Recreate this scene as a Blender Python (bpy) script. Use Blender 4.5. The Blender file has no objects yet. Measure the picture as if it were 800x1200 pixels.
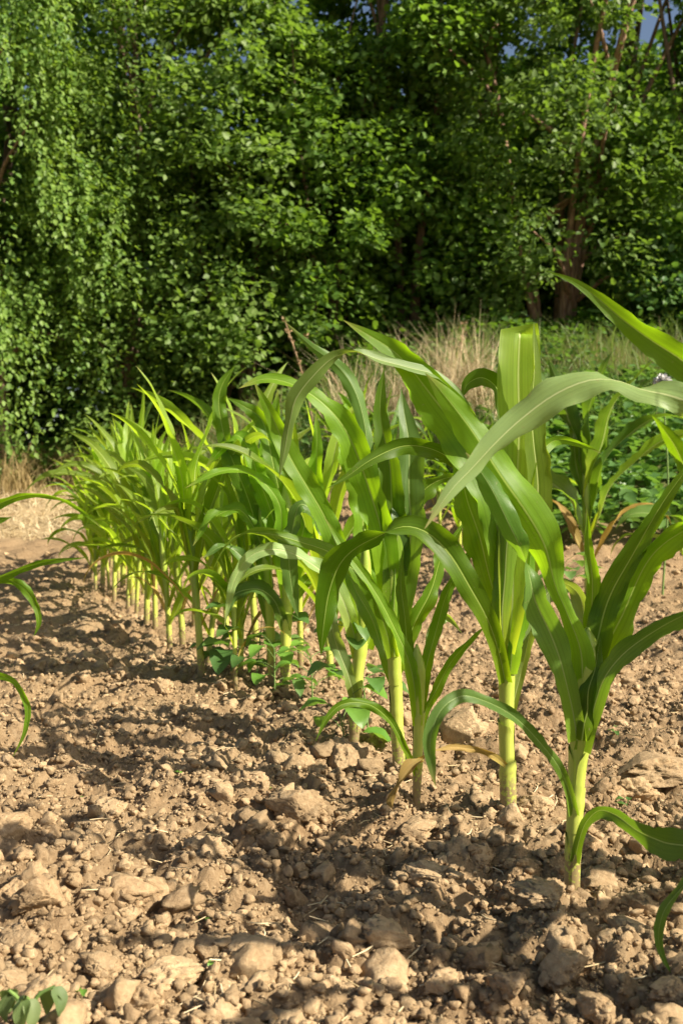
import bpy, math, random
import numpy as np
from mathutils import Vector

random.seed(7)
RNG = np.random.default_rng(11)
scene = bpy.context.scene
COL = scene.collection

# ---------------------------------------------------------------- camera frame
EYE = 0.62          # eye height above the field
FPX = 1200.0        # focal length in pixels of the 800x1200 photograph
HZ = 560.0          # horizon row


def at(px, py, Y):
    return Vector(((px - 400.0) / FPX * Y, Y, EYE - (py - HZ) / FPX * Y))


# ---------------------------------------------------------------- helpers
def tag(o, label=None, cat=None, group=None, kind=None):
    if label: o['label'] = label
    if cat: o['category'] = cat
    if group: o['group'] = group
    if kind: o['kind'] = kind
    return o


def empty(name, loc, label, cat, group=None):
    o = bpy.data.objects.new(name, None)
    o.empty_display_size = 0.05
    COL.objects.link(o)
    o.location = loc
    tag(o, label, cat, group)
    return o


def link(name, me, mat=None, parent=None):
    o = bpy.data.objects.new(name, me)
    COL.objects.link(o)
    if mat and not me.materials: me.materials.append(mat)
    if parent: o.parent = parent
    return o


def mesh_np(name, V, F, smooth=True, attr=None):
    """V (n,3), F (m,k) all faces with k corners"""
    V = np.ascontiguousarray(V, dtype=np.float32)
    F = np.ascontiguousarray(F, dtype=np.int32)
    me = bpy.data.meshes.new(name)
    m, k = F.shape
    me.vertices.add(len(V)); me.vertices.foreach_set('co', V.ravel())
    me.loops.add(m * k); me.loops.foreach_set('vertex_index', F.ravel())
    me.polygons.add(m)
    me.polygons.foreach_set('loop_start', np.arange(0, m * k, k, dtype=np.int32))
    if smooth: me.polygons.foreach_set('use_smooth', np.ones(m, dtype=bool))
    if attr:
        for an, arr in attr.items():
            a = me.attributes.new(an, 'FLOAT', 'POINT')
            a.data.foreach_set('value', np.ascontiguousarray(arr, dtype=np.float32))
    me.update(calc_edges=True)
    me.validate()
    return me


def smooth01(a, b, x):
    t = np.clip((x - a) / (b - a), 0, 1)
    return t * t * (3 - 2 * t)


def _hash(ix, iy, k=0):
    n = (ix.astype(np.int64) * 374761393 + iy.astype(np.int64) * 668265263 + k * 974711 + 1013) & 0x7fffffff
    n = ((n ^ (n >> 13)) * 1274126177) & 0x7fffffff
    n = (n ^ (n >> 16)) * 1597334677 & 0x7fffffff
    return (n & 0xffff) / 65535.0


def vnoise(x, y, k=0):
    x = np.asarray(x, float); y = np.asarray(y, float)
    ix = np.floor(x); iy = np.floor(y); fx = x - ix; fy = y - iy
    fx = fx * fx * (3 - 2 * fx); fy = fy * fy * (3 - 2 * fy)
    a = _hash(ix, iy, k); b = _hash(ix + 1, iy, k); c = _hash(ix, iy + 1, k); d = _hash(ix + 1, iy + 1, k)
    return (a * (1 - fx) + b * fx) * (1 - fy) + (c * (1 - fx) + d * fx) * fy


def lumps(x, y, cell, k):
    """rounded lumps: one hemisphere-like bump per cell of random radius"""
    gx = np.floor(x / cell); gy = np.floor(y / cell)
    out = np.zeros_like(x)
    for dx in (-1, 0, 1):
        for dy in (-1, 0, 1):
            cx = gx + dx; cy = gy + dy
            px = (cx + _hash(cx, cy, k)) * cell; py = (cy + _hash(cx, cy, k + 1)) * cell
            r = cell * (0.35 + 0.6 * _hash(cx, cy, k + 2) ** 2)
            q = 1 - ((x - px) ** 2 + (y - py) ** 2) / (r * r)
            out = np.maximum(out, np.sqrt(np.clip(q, 0, 1)) * r)
    return out


def ground_macro(x, y):
    x = np.asarray(x, float); y = np.asarray(y, float)
    rise = smooth01(5.6, 11.6, y) * (0.55 + 1.45 * smooth01(-2.6, 1.6, x))
    rise = rise + np.clip(y - 12, 0, 60) * 0.01
    und = (vnoise(x * 1.3, y * 1.3, 5) - 0.5) * 0.05 + (vnoise(x * 4, y * 4, 6) - 0.5) * 0.03
    return rise + und * np.clip(1.4 - y * 0.05, 0.3, 1)


def zone_meadow(x, y):
    edge = 7.9 + 0.35 * (vnoise(x * 1.5, y * 0 + 3.0, 9) - 0.5) - 1.0 * smooth01(0.5, 2.5, x)
    return smooth01(-0.25, 0.25, y - edge)


def ground_full(x, y):
    z = ground_macro(x, y)
    soil = 1 - zone_meadow(x, y)
    wx = x + (vnoise(x * 19, y * 19, 31) - 0.5) * 0.06 + (vnoise(x * 60, y * 60, 35) - 0.5) * 0.022
    wy = y + (vnoise(x * 19, y * 19, 32) - 0.5) * 0.06 + (vnoise(x * 60, y * 60, 36) - 0.5) * 0.022
    m = 0.24 * lumps(wx, wy, 0.12, 40) + 0.36 * lumps(wx, wy, 0.052, 50) + 0.50 * lumps(wx, wy, 0.022, 60)
    c, s_ = 0.8, 0.6
    for k, (fr, am) in enumerate(((8, .020), (19, .013), (43, .010), (95, .0075), (190, .0042))):
        u, v = (x * c - y * s_) * fr, (x * s_ + y * c) * fr
        m = m + am * np.abs(2 * vnoise(u, v, 80 + k) - 1)
        c, s_ = c * 0.6 - s_ * 0.8, c * 0.8 + s_ * 0.6
    return z + (m - 0.053) * soil


def gz(x, y):
    return float(ground_macro(np.array([x]), np.array([y]))[0])


def ground_at(px, py):
    """point where the photo ray meets the field"""
    lo, hi = 0.4, 14.0
    for k in range(60):
        Y = (lo + hi) / 2
        p = at(px, py, Y)
        if p.z > gz(p.x, p.y): lo = Y
        else: hi = Y
    p = at(px, py, lo)
    p.z = gz(p.x, p.y)
    return p


# ---------------------------------------------------------------- materials
def new_mat(name):
    m = bpy.data.materials.new(name)
    m.use_nodes = True
    nt = m.node_tree
    for n in list(nt.nodes): nt.nodes.remove(n)
    out = nt.nodes.new('ShaderNodeOutputMaterial')
    return m, nt, out


def N(nt, typ, **kw):
    n = nt.nodes.new(typ)
    for k, v in kw.items():
        if k.startswith('i_'):
            n.inputs[k[2:].replace('_', ' ')].default_value = v
        else:
            setattr(n, k, v)
    return n


def ramp(nt, fac, stops):
    r = nt.nodes.new('ShaderNodeValToRGB')
    el = r.color_ramp.elements
    while len(el) < len(stops): el.new(0.5)
    for e, (p, c) in zip(el, stops):
        e.position = p
        e.color = (*c, 1) if len(c) == 3 else c
    nt.links.new(fac, r.inputs[0])
    return r.outputs[0]


def math_n(nt, op, a, b=None, c=None):
    n = nt.nodes.new('ShaderNodeMath'); n.operation = op
    for i, v in enumerate((a, b, c)):
        if v is None: continue
        if isinstance(v, (int, float)): n.inputs[i].default_value = v
        else: nt.links.new(v, n.inputs[i])
    return n.outputs[0]


def mixc(nt, fac, a, b, blend='MIX'):
    n = nt.nodes.new('ShaderNodeMix'); n.data_type = 'RGBA'; n.blend_type = blend
    for s, v in ((0, fac), (6, a), (7, b)):
        if isinstance(v, (int, float)): n.inputs[s].default_value = v
        elif isinstance(v, tuple): n.inputs[s].default_value = (*v, 1)
        else: nt.links.new(v, n.inputs[s])
    return n.outputs[2]


def maize_leaf_mat(name, top, under, rib, trans, base_tint, rough=0.42, tfac=0.42):
    m, nt, out = new_mat(name)
    uv = N(nt, 'ShaderNodeUVMap'); uv.uv_map = 'UVMap'
    sep = N(nt, 'ShaderNodeSeparateXYZ'); nt.links.new(uv.outputs[0], sep.inputs[0])
    u, v = sep.outputs[0], sep.outputs[1]
    au = math_n(nt, 'ABSOLUTE', math_n(nt, 'SUBTRACT', u, 0.5))
    oi = N(nt, 'ShaderNodeObjectInfo')
    geo = N(nt, 'ShaderNodeNewGeometry')
    # parallel veins
    wav = N(nt, 'ShaderNodeTexNoise', noise_dimensions='2D'); wav.inputs['Scale'].default_value = 1.0; wav.inputs['Detail'].default_value = 2.0
    mp = N(nt, 'ShaderNodeCombineXYZ')
    nt.links.new(math_n(nt, 'MULTIPLY', u, 70.0), mp.inputs[0])
    nt.links.new(math_n(nt, 'MULTIPLY', v, 1.2), mp.inputs[1])
    nt.links.new(mp.outputs[0], wav.inputs['Vector'])
    tc = N(nt, 'ShaderNodeTexCoord')
    blot = N(nt, 'ShaderNodeTexNoise'); blot.inputs['Scale'].default_value = 22.0; blot.inputs['Detail'].default_value = 4.0
    nt.links.new(tc.outputs['Object'], blot.inputs['Vector'])
    var = math_n(nt, 'MULTIPLY_ADD', oi.outputs['Random'], 0.7, 0.65)
    c = mixc(nt, geo.outputs['Backfacing'], top, under)
    bt = math_n(nt, 'SUBTRACT', 1.0, math_n(nt, 'MULTIPLY', v, 3.2)); bt = math_n(nt, 'MAXIMUM', bt, 0.0)
    c = mixc(nt, bt, c, base_tint)
    c = mixc(nt, math_n(nt, 'MULTIPLY', blot.outputs[0], 0.5), c, mixc(nt, 0.5, c, base_tint))
    veins = math_n(nt, 'MULTIPLY_ADD', wav.outputs[0], 0.7, 0.65)
    vv = N(nt, 'ShaderNodeCombineXYZ')
    for i in range(3): nt.links.new(math_n(nt, 'MULTIPLY', veins, var), vv.inputs[i])
    c = mixc(nt, 1.0, c, vv.outputs[0], 'MULTIPLY')
    ribw = math_n(nt, 'MULTIPLY_ADD', v, -0.022, 0.036)
    rm = math_n(nt, 'SUBTRACT', 1.0, math_n(nt, 'DIVIDE', au, ribw)); rm = math_n(nt, 'MINIMUM', math_n(nt, 'MAXIMUM', math_n(nt, 'MULTIPLY', rm, 3.5), 0.0), 0.95)
    c = mixc(nt, rm, c, rib)
    # small rusty flecks and dust specks
    fl = N(nt, 'ShaderNodeTexNoise'); fl.inputs['Scale'].default_value = 190.0; fl.inputs['Detail'].default_value = 2.0
    nt.links.new(tc.outputs['Object'], fl.inputs['Vector'])
    fm = math_n(nt, 'MULTIPLY', math_n(nt, 'GREATER_THAN', fl.outputs[0], 0.70), math_n(nt, 'GREATER_THAN', blot.outputs[0], 0.52))
    c = mixc(nt, math_n(nt, 'MULTIPLY', fm, 0.55), c, (0.30, 0.24, 0.12))
    # pale dry margin at tip
    tipm = math_n(nt, 'MULTIPLY', math_n(nt, 'MAXIMUM', math_n(nt, 'SUBTRACT', v, 0.93), 0.0), 10.0)
    tipm = math_n(nt, 'MULTIPLY', tipm, math_n(nt, 'GREATER_THAN', oi.outputs['Random'], 0.45))
    c = mixc(nt, tipm, c, (0.42, 0.34, 0.12))
    bmp = N(nt, 'ShaderNodeBump'); bmp.inputs['Strength'].default_value = 0.18; bmp.inputs['Distance'].default_value = 0.002
    nt.links.new(wav.outputs[0], bmp.inputs['Height'])
    p = N(nt, 'ShaderNodeBsdfPrincipled'); p.inputs['Roughness'].default_value = rough; p.inputs['Specular IOR Level'].default_value = 0.24
    nt.links.new(c, p.inputs['Base Color']); nt.links.new(bmp.outputs[0], p.inputs['Normal'])
    t = N(nt, 'ShaderNodeBsdfTranslucent')
    tcx = mixc(nt, bt, trans, (min(1, trans[0] * 1.35), min(1, trans[1] * 1.15), trans[2]))
    tcx = mixc(nt, 1.0, tcx, vv.outputs[0], 'MULTIPLY')
    nt.links.new(mixc(nt, math_n(nt, 'MULTIPLY', rm, 0.6), tcx, (0.5, 0.55, 0.12)), t.inputs[0])
    mx = N(nt, 'ShaderNodeMixShader'); mx.inputs[0].default_value = tfac
    nt.links.new(p.outputs[0], mx.inputs[1]); nt.links.new(t.outputs[0], mx.inputs[2])
    nt.links.new(mx.outputs[0], out.inputs[0])
    return m


M = {}
M['leaf'] = maize_leaf_mat('maize_leaf_green', (0.046, 0.138, 0.004), (0.080, 0.170, 0.014), (0.42, 0.56, 0.12), (0.36, 0.62, 0.008), (0.24, 0.38, 0.016), tfac=0.46)
M['leaf_bright'] = maize_leaf_mat('maize_leaf_bright', (0.105, 0.215, 0.014), (0.150, 0.250, 0.035), (0.56, 0.66, 0.22), (0.50, 0.72, 0.028), (0.42, 0.50, 0.040), tfac=0.50, rough=0.38)  # brightened copy of the leaf green, light painted in against the clump's own shade
M['leaf_blue'] = maize_leaf_mat('maize_leaf_bluish', (0.045, 0.110, 0.016), (0.078, 0.148, 0.038), (0.34, 0.46, 0.16), (0.27, 0.48, 0.02), (0.17, 0.28, 0.03), rough=0.36, tfac=0.38)
M['leaf_pale'] = maize_leaf_mat('maize_leaf_pale', (0.165, 0.275, 0.075), (0.21, 0.32, 0.13), (0.56, 0.63, 0.30), (0.44, 0.58, 0.04), (0.32, 0.40, 0.06), rough=0.34, tfac=0.40)  # pale base colour carries a painted-in sky reflection
M['leaf_dry'] = maize_leaf_mat('maize_leaf_dried', (0.34, 0.22, 0.06), (0.36, 0.24, 0.08), (0.48, 0.36, 0.14), (0.55, 0.34, 0.06), (0.36, 0.32, 0.07), rough=0.7, tfac=0.3)


def stalk_mat():
    m, nt, out = new_mat('maize_stalk')
    tc = N(nt, 'ShaderNodeTexCoord')
    sep = N(nt, 'ShaderNodeSeparateXYZ'); nt.links.new(tc.outputs['Object'], sep.inputs[0])
    no = N(nt, 'ShaderNodeTexNoise'); no.inputs['Scale'].default_value = 1.0; no.inputs['Detail'].default_value = 3
    mp = N(nt, 'ShaderNodeMapping'); mp.inputs['Scale'].default_value = (260, 260, 6); nt.links.new(tc.outputs['Object'], mp.inputs[0])
    nt.links.new(mp.outputs[0], no.inputs['Vector'])
    c = ramp(nt, sep.outputs[2], [(0.0, (0.16, 0.20, 0.05)), (0.03, (0.40, 0.46, 0.075)), (0.12, (0.50, 0.57, 0.085)), (0.24, (0.36, 0.48, 0.045)), (0.5, (0.20, 0.36, 0.025))])
    c = mixc(nt, 0.35, c, mixc(nt, no.outputs[0], (0.20, 0.30, 0.02), (0.66, 0.66, 0.20)))
    sp = N(nt, 'ShaderNodeTexNoise'); sp.inputs['Scale'].default_value = 130; sp.inputs['Detail'].default_value = 4; nt.links.new(tc.outputs['Object'], sp.inputs['Vector'])
    low = math_n(nt, 'MAXIMUM', math_n(nt, 'SUBTRACT', 1.0, math_n(nt, 'MULTIPLY', sep.outputs[2], 11.0)), 0.0)
    sm = math_n(nt, 'MULTIPLY', low, math_n(nt, 'GREATER_THAN', math_n(nt, 'ADD', sp.outputs[0], math_n(nt, 'MULTIPLY', low, 0.22)), 0.60))
    c = mixc(nt, math_n(nt, 'MINIMUM', math_n(nt, 'MULTIPLY', sm, 1.6), 0.85), c, (0.26, 0.175, 0.10))
    b = N(nt, 'ShaderNodeBump'); b.inputs['Strength'].default_value = 0.25; b.inputs['Distance'].default_value = 0.001; nt.links.new(no.outputs[0], b.inputs['Height'])
    p = N(nt, 'ShaderNodeBsdfPrincipled'); p.inputs['Roughness'].default_value = 0.42
    p.inputs['Subsurface Weight'].default_value = 0.25; p.inputs['Subsurface Radius'].default_value = (0.006, 0.008, 0.002)
    nt.links.new(c, p.inputs['Base Color']); nt.links.new(b.outputs[0], p.inputs['Normal'])
    nt.links.new(p.outputs[0], out.inputs[0])
    return m


M['stalk'] = stalk_mat()


def leafy_mat(name, ca, cb, tr, rough=0.45, tfac=0.35, spec=0.5):
    """foliage whose colour varies from leaf to leaf (attribute tint)"""
    m, nt, out = new_mat(name)
    a = N(nt, 'ShaderNodeAttribute'); a.attribute_name = 'tint'
    oi = N(nt, 'ShaderNodeObjectInfo')
    c = mixc(nt, a.outputs['Fac'], ca, cb)
    k = math_n(nt, 'MULTIPLY_ADD', oi.outputs['Random'], 0.3, 0.85)
    cv = N(nt, 'ShaderNodeCombineXYZ')
    for i in range(3): nt.links.new(k, cv.inputs[i])
    c = mixc(nt, 1.0, c, cv.outputs[0], 'MULTIPLY')
    p = N(nt, 'ShaderNodeBsdfPrincipled'); p.inputs['Roughness'].default_value = rough; p.inputs['Specular IOR Level'].default_value = spec
    nt.links.new(c, p.inputs['Base Color'])
    t = N(nt, 'ShaderNodeBsdfTranslucent')
    nt.links.new(mixc(nt, 1.0, mixc(nt, a.outputs['Fac'], tr, tuple(min(1, q * 1.3) for q in tr)), cv.outputs[0], 'MULTIPLY'), t.inputs[0])
    mx = N(nt, 'ShaderNodeMixShader'); mx.inputs[0].default_value = tfac
    nt.links.new(p.outputs[0], mx.inputs[1]); nt.links.new(t.outputs[0], mx.inputs[2])
    nt.links.new(mx.outputs[0], out.inputs[0])
    return m


M['hazel'] = leafy_mat('tree_leaf_mid', (0.076, 0.158, 0.024), (0.175, 0.285, 0.048), (0.24, 0.42, 0.028), rough=0.5, spec=0.28, tfac=0.36)
M['birch'] = leafy_mat('tree_leaf_light', (0.090, 0.175, 0.032), (0.210, 0.315, 0.068), (0.28, 0.44, 0.04), rough=0.48, spec=0.30, tfac=0.36)
M['alder'] = leafy_mat('tree_leaf_dark', (0.056, 0.126, 0.026), (0.122, 0.222, 0.046), (0.18, 0.34, 0.02), rough=0.5, spec=0.28, tfac=0.36)
M['willow'] = leafy_mat('tree_leaf_grey', (0.090, 0.164, 0.034), (0.185, 0.275, 0.062), (0.24, 0.40, 0.035), rough=0.5, spec=0.28, tfac=0.36)
M['weed'] = leafy_mat('weed_leaf', (0.065, 0.150, 0.036), (0.140, 0.250, 0.060), (0.18, 0.34, 0.035))
M['weed_wilt'] = leafy_mat('weed_leaf_wilted', (0.13, 0.20, 0.07), (0.19, 0.25, 0.09), (0.25, 0.34, 0.06), rough=0.6)
M['seedling'] = leafy_mat('seedling_leaf', (0.10, 0.24, 0.03), (0.17, 0.34, 0.05), (0.28, 0.50, 0.05))
M['drygrass'] = leafy_mat('dry_grass_blade', (0.24, 0.21, 0.085), (0.50, 0.37, 0.18), (0.40, 0.30, 0.12), rough=0.7, tfac=0.3, spec=0.2)
M['greengrass'] = leafy_mat('green_grass_blade', (0.09, 0.15, 0.03), (0.20, 0.24, 0.07), (0.22, 0.34, 0.05), rough=0.55, tfac=0.35)
M['straw'] = leafy_mat('straw', (0.46, 0.36, 0.19), (0.74, 0.62, 0.40), (0.4, 0.3, 0.15), rough=0.75, tfac=0.1, spec=0.2)


def bark_mat(name, a, b):
    m, nt, out = new_mat(name)
    tc = N(nt, 'ShaderNodeTexCoord')
    mp = N(nt, 'ShaderNodeMapping'); mp.inputs['Scale'].default_value = (14, 14, 3); nt.links.new(tc.outputs['Object'], mp.inputs[0])
    no = N(nt, 'ShaderNodeTexNoise'); no.inputs['Scale'].default_value = 2.5; no.inputs['Detail'].default_value = 6; nt.links.new(mp.outputs[0], no.inputs['Vector'])
    c = ramp(nt, no.outputs[0], [(0.35, a), (0.65, b)])
    bm = N(nt, 'ShaderNodeBump'); bm.inputs['Strength'].default_value = 0.8; bm.inputs['Distance'].default_value = 0.03; nt.links.new(no.outputs[0], bm.inputs['Height'])
    p = N(nt, 'ShaderNodeBsdfPrincipled'); p.inputs['Roughness'].default_value = 0.85
    nt.links.new(c, p.inputs['Base Color']); nt.links.new(bm.outputs[0], p.inputs['Normal']); nt.links.new(p.outputs[0], out.inputs[0])
    return m


M['bark'] = bark_mat('bark_brown', (0.10, 0.065, 0.042), (0.27, 0.18, 0.12))
M['bark_red'] = bark_mat('bark_reddish', (0.20, 0.11, 0.07), (0.46, 0.29, 0.19))


def soil_nodes(nt, vec, scale=1.0):
    n1 = N(nt, 'ShaderNodeTexNoise'); n1.inputs['Scale'].default_value = 3.0 * scale; n1.inputs['Detail'].default_value = 6
    n2 = N(nt, 'ShaderNodeTexNoise'); n2.inputs['Scale'].default_value = 90.0 * scale; n2.inputs['Detail'].default_value = 8; n2.inputs['Roughness'].default_value = 0.7
    for n in (n1, n2): nt.links.new(vec, n.inputs['Vector'])
    c = ramp(nt, n1.outputs[0], [(0.3, (0.27, 0.180, 0.098)), (0.7, (0.43, 0.314, 0.181))])
    c = mixc(nt, 0.5, c, ramp(nt, n2.outputs[0], [(0.3, (0.15, 0.097, 0.052)), (0.52, (0.355, 0.252, 0.141)), (0.72, (0.52, 0.411, 0.262))]))
    return c, n2.outputs[0]


def ground_mat():
    m, nt, out = new_mat('field_ground')
    geo = N(nt, 'ShaderNodeNewGeometry')
    c, h = soil_nodes(nt, geo.outputs['Position'])
    c = mixc(nt, 1.0, c, (0.84, 0.82, 0.80), 'MULTIPLY')
    a = N(nt, 'ShaderNodeAttribute'); a.attribute_name = 'meadow'
    s = N(nt, 'ShaderNodeAttribute'); s.attribute_name = 'straw'
    n3 = N(nt, 'ShaderNodeTexNoise'); n3.inputs['Scale'].default_value = 14; n3.inputs['Detail'].default_value = 6; nt.links.new(geo.outputs['Position'], n3.inputs['Vector'])
    green = ramp(nt, n3.outputs[0], [(0.35, (0.055, 0.07, 0.022)), (0.65, (0.14, 0.15, 0.05))])
    dry = ramp(nt, n3.outputs[0], [(0.3, (0.26, 0.18, 0.09)), (0.7, (0.52, 0.41, 0.24))])
    c = mixc(nt, a.outputs['Fac'], c, mixc(nt, s.outputs['Fac'], green, dry))
    bm = N(nt, 'ShaderNodeBump'); bm.inputs['Strength'].default_value = 0.7; bm.inputs['Distance'].default_value = 0.014; nt.links.new(h, bm.inputs['Height'])
    p = N(nt, 'ShaderNodeBsdfPrincipled'); p.inputs['Roughness'].default_value = 0.95; p.inputs['Specular IOR Level'].default_value = 0.1
    nt.links.new(c, p.inputs['Base Color']); nt.links.new(bm.outputs[0], p.inputs['Normal']); nt.links.new(p.outputs[0], out.inputs[0])
    return m


def clod_mat():
    m, nt, out = new_mat('soil_clod')
    geo = N(nt, 'ShaderNodeNewGeometry')
    c, h = soil_nodes(nt, geo.outputs['Position'], 1.0)
    a = N(nt, 'ShaderNodeAttribute'); a.attribute_name = 'tint'
    k = math_n(nt, 'MULTIPLY_ADD', a.outputs['Fac'], 0.55, 0.80)
    cv = N(nt, 'ShaderNodeCombineXYZ')
    for i in range(3): nt.links.new(k, cv.inputs[i])
    c = mixc(nt, 1.0, c, cv.outputs[0], 'MULTIPLY')
    bm = N(nt, 'ShaderNodeBump'); bm.inputs['Strength'].default_value = 0.7; bm.inputs['Distance'].default_value = 0.009; nt.links.new(h, bm.inputs['Height'])
    p = N(nt, 'ShaderNodeBsdfPrincipled'); p.inputs['Roughness'].default_value = 0.95; p.inputs['Specular IOR Level'].default_value = 0.1
    nt.links.new(c, p.inputs['Base Color']); nt.links.new(bm.outputs[0], p.inputs['Normal']); nt.links.new(p.outputs[0], out.inputs[0])
    return m


M['ground'] = ground_mat()
M['clod'] = clod_mat()


def plain_mat(name, col, rough=0.6):
    m, nt, out = new_mat(name)
    tc = N(nt, 'ShaderNodeTexCoord')
    no = N(nt, 'ShaderNodeTexNoise'); no.inputs['Scale'].default_value = 60; nt.links.new(tc.outputs['Object'], no.inputs['Vector'])
    c = ramp(nt, no.outputs[0], [(0.3, tuple(q * 0.75 for q in col)), (0.7, tuple(min(1, q * 1.15) for q in col))])
    p = N(nt, 'ShaderNodeBsdfPrincipled'); p.inputs['Roughness'].default_value = rough
    nt.links.new(c, p.inputs['Base Color']); nt.links.new(p.outputs[0], out.inputs[0])
    return m


M['white'] = plain_mat('white_petal', (0.75, 0.74, 0.72))
M['greenstem'] = plain_mat('green_stem', (0.16, 0.26, 0.06))
M['drystem'] = plain_mat('dry_stem', (0.36, 0.24, 0.12))

# ---------------------------------------------------------------- ground sheet
def build_ground():
    xs = list(np.arange(-0.95, 0.951, 0.0062))
    d = 0.0062; x = 0.95
    side = []
    while x < 70:
        d *= 1.032; x += d; side.append(x)
    xs = np.array([-s for s in side[::-1]] + xs + side)
    ys = []
    y = 0.75; d = 0.0062; back = []
    yy = y
    while yy > -12:
        d *= 1.06; yy -= d; back.append(yy)
    while y < 9.5:
        ys.append(y); y += 0.0033 * (0.6 + y)
    d = 0.035
    while y < 140:
        ys.append(y); d *= 1.05; y += d
    ys = np.array(back[::-1] + ys)
    X, Y = np.meshgrid(xs, ys)
    Z = ground_full(X, Y)
    nx, ny = len(xs), len(ys)
    V = np.stack([X.ravel(), Y.ravel(), Z.ravel()], 1)
    i = np.arange(nx - 1)[None, :] + nx * np.arange(ny - 1)[:, None]
    i = i.ravel()
    Fq = np.stack([i, i + 1, i + nx + 1, i + nx], 1)
    straw = (1 - smooth01(-2.2, -0.6, X + (vnoise(X * 2, Y * 2, 77) - 0.5) * 1.0)) * (1 - smooth01(10.4, 11.2, Y))
    me = mesh_np('ground', V, Fq, True, {'meadow': zone_meadow(X, Y).ravel(), 'straw': straw.ravel()})
    o = link('ground', me, M['ground'])
    o['kind'] = 'structure'


build_ground()

# ---------------------------------------------------------------- clods
def ico(sub):
    import bmesh
    bm = bmesh.new(); bmesh.ops.create_icosphere(bm, subdivisions=sub, radius=1.0)
    V = np.array([v.co[:] for v in bm.verts]); Fc = np.array([[v.index for v in f.verts] for f in bm.faces]); bm.free()
    return V, Fc


def clod_shape(sub, seed, cuts=9, rough=0.10):
    from mathutils import noise as mn
    r = np.random.default_rng(seed)
    V, Fc = ico(sub)
    V = V.copy()
    off = Vector(r.uniform(-40, 40, 3))
    for i in range(len(V)):
        p = Vector(V[i])
        d = 0.42 * mn.noise(p * 1.3 + off) + rough * 1.5 * mn.noise(p * 2.9 + off) + rough * 1.3 * abs(mn.noise(p * 6.0 + off)) + rough * 0.8 * mn.noise(p * 13.0 + off)
        V[i] *= 1 + d
    for k in range(cuts):
        n = r.normal(size=3); n /= np.linalg.norm(n)
        dcut = r.uniform(0.58, 0.90)
        s = V @ n
        V -= np.clip(s - dcut, 0, None)[:, None] * n * r.uniform(0.70, 0.97)
    V *= np.array([r.uniform(.9, 1.25), r.uniform(0.7, 1.0), r.uniform(0.6, 0.95)])
    return V, Fc


def rot_rand(r, n):
    q = r.normal(size=(n, 4)); q /= np.linalg.norm(q, axis=1)[:, None]
    w, x, y, z = q.T
    return np.stack([np.stack([1 - 2 * (y * y + z * z), 2 * (x * y - z * w), 2 * (x * z + y * w)], -1),
                     np.stack([2 * (x * y + z * w), 1 - 2 * (x * x + z * z), 2 * (y * z - x * w)], -1),
                     np.stack([2 * (x * z - y * w), 2 * (y * z + x * w), 1 - 2 * (x * x + y * y)], -1)], 1)


def scatter_clods(name, count, rmin, rmax, sub, ymax, power, seed, label, sink=0.25):
    r = np.random.default_rng(seed)
    protos = [clod_shape(sub, seed * 10 + k, cuts=8, rough=0.50 if sub < 3 else 0.38) for k in range(18)]
    y = 0.85 + (ymax - 0.85) * r.uniform(0, 1, count) ** 1.7
    x = r.uniform(-1, 1, count) * (0.42 * y + 0.25)
    rad = rmin + (rmax - rmin) * r.uniform(0, 1, count) ** power
    keep = zone_meadow(x, y) < 0.5
    if sub == 2:
        feet = [ground_at(*q) for q in ((670, 1046), (595, 950), (488, 936), (467, 902), (414, 862), (334, 800), (318, 797), (282, 792), (244, 782))]
        i0 = 0
        for g in feet:
            m = 70; a = r.uniform(0, 6.28, m); q = 0.012 + np.abs(r.normal(0, .022, m))
            x[i0:i0 + m] = g.x + np.cos(a) * q; y[i0:i0 + m] = g.y + np.sin(a) * q; rad[i0:i0 + m] = r.uniform(.003, .008, m); keep[i0:i0 + m] = True; i0 += m
    dens = vnoise(x * 3.0, y * 3.0, seed) * 0.7 + vnoise(x * 9, y * 9, seed + 1) * 0.3
    keep &= dens + r.uniform(-0.4, 0.4, count) > 0.33
    x, y, rad = x[keep], y[keep], rad[keep]
    z = ground_full(x, y) + rad * (0.5 - sink)
    n = len(x)
    R = rot_rand(r, n)
    VV, FF, TT = [], [], []
    base = 0
    for k, (V, Fc) in enumerate(protos):
        idx = np.arange(k, n, len(protos))
        P = np.einsum('nij,vj->nvi', R[idx], V) * rad[idx][:, None, None]
        P[:, :, 2] *= 0.8
        P += np.stack([x[idx], y[idx], z[idx]], 1)[:, None, :]
        nv = len(V)
        VV.append(P.reshape(-1, 3))
        FF.append((Fc[None] + (base + np.arange(len(idx)) * nv)[:, None, None]).reshape(-1, 3))
        TT.append(np.repeat(r.uniform(0, 1, len(idx)), nv))
        base += nv * len(idx)
    me = mesh_np(name, np.concatenate(VV), np.concatenate(FF), sub > 2, {'tint': np.concatenate(TT)})
    o = link(name, me, M['clod'])
    tag(o, label, 'soil', None, 'stuff')


scatter_clods('soil_lumps', 4200, 0.008, 0.030, 3, 8.4, 2.8, 3, 'brown lumps of dry crumbled soil strewn over the field', 0.32)
scatter_clods('soil_crumbs', 52000, 0.0028, 0.0115, 2, 7.0, 2.6, 4, 'fine pale crumbs of dry soil strewn over the field', 0.22)
scatter_clods('soil_grit', 60000, 0.0014, 0.0042, 1, 3.4, 1.2, 5, 'tiny grains of dry soil scattered between the clods', 0.1)

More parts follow.
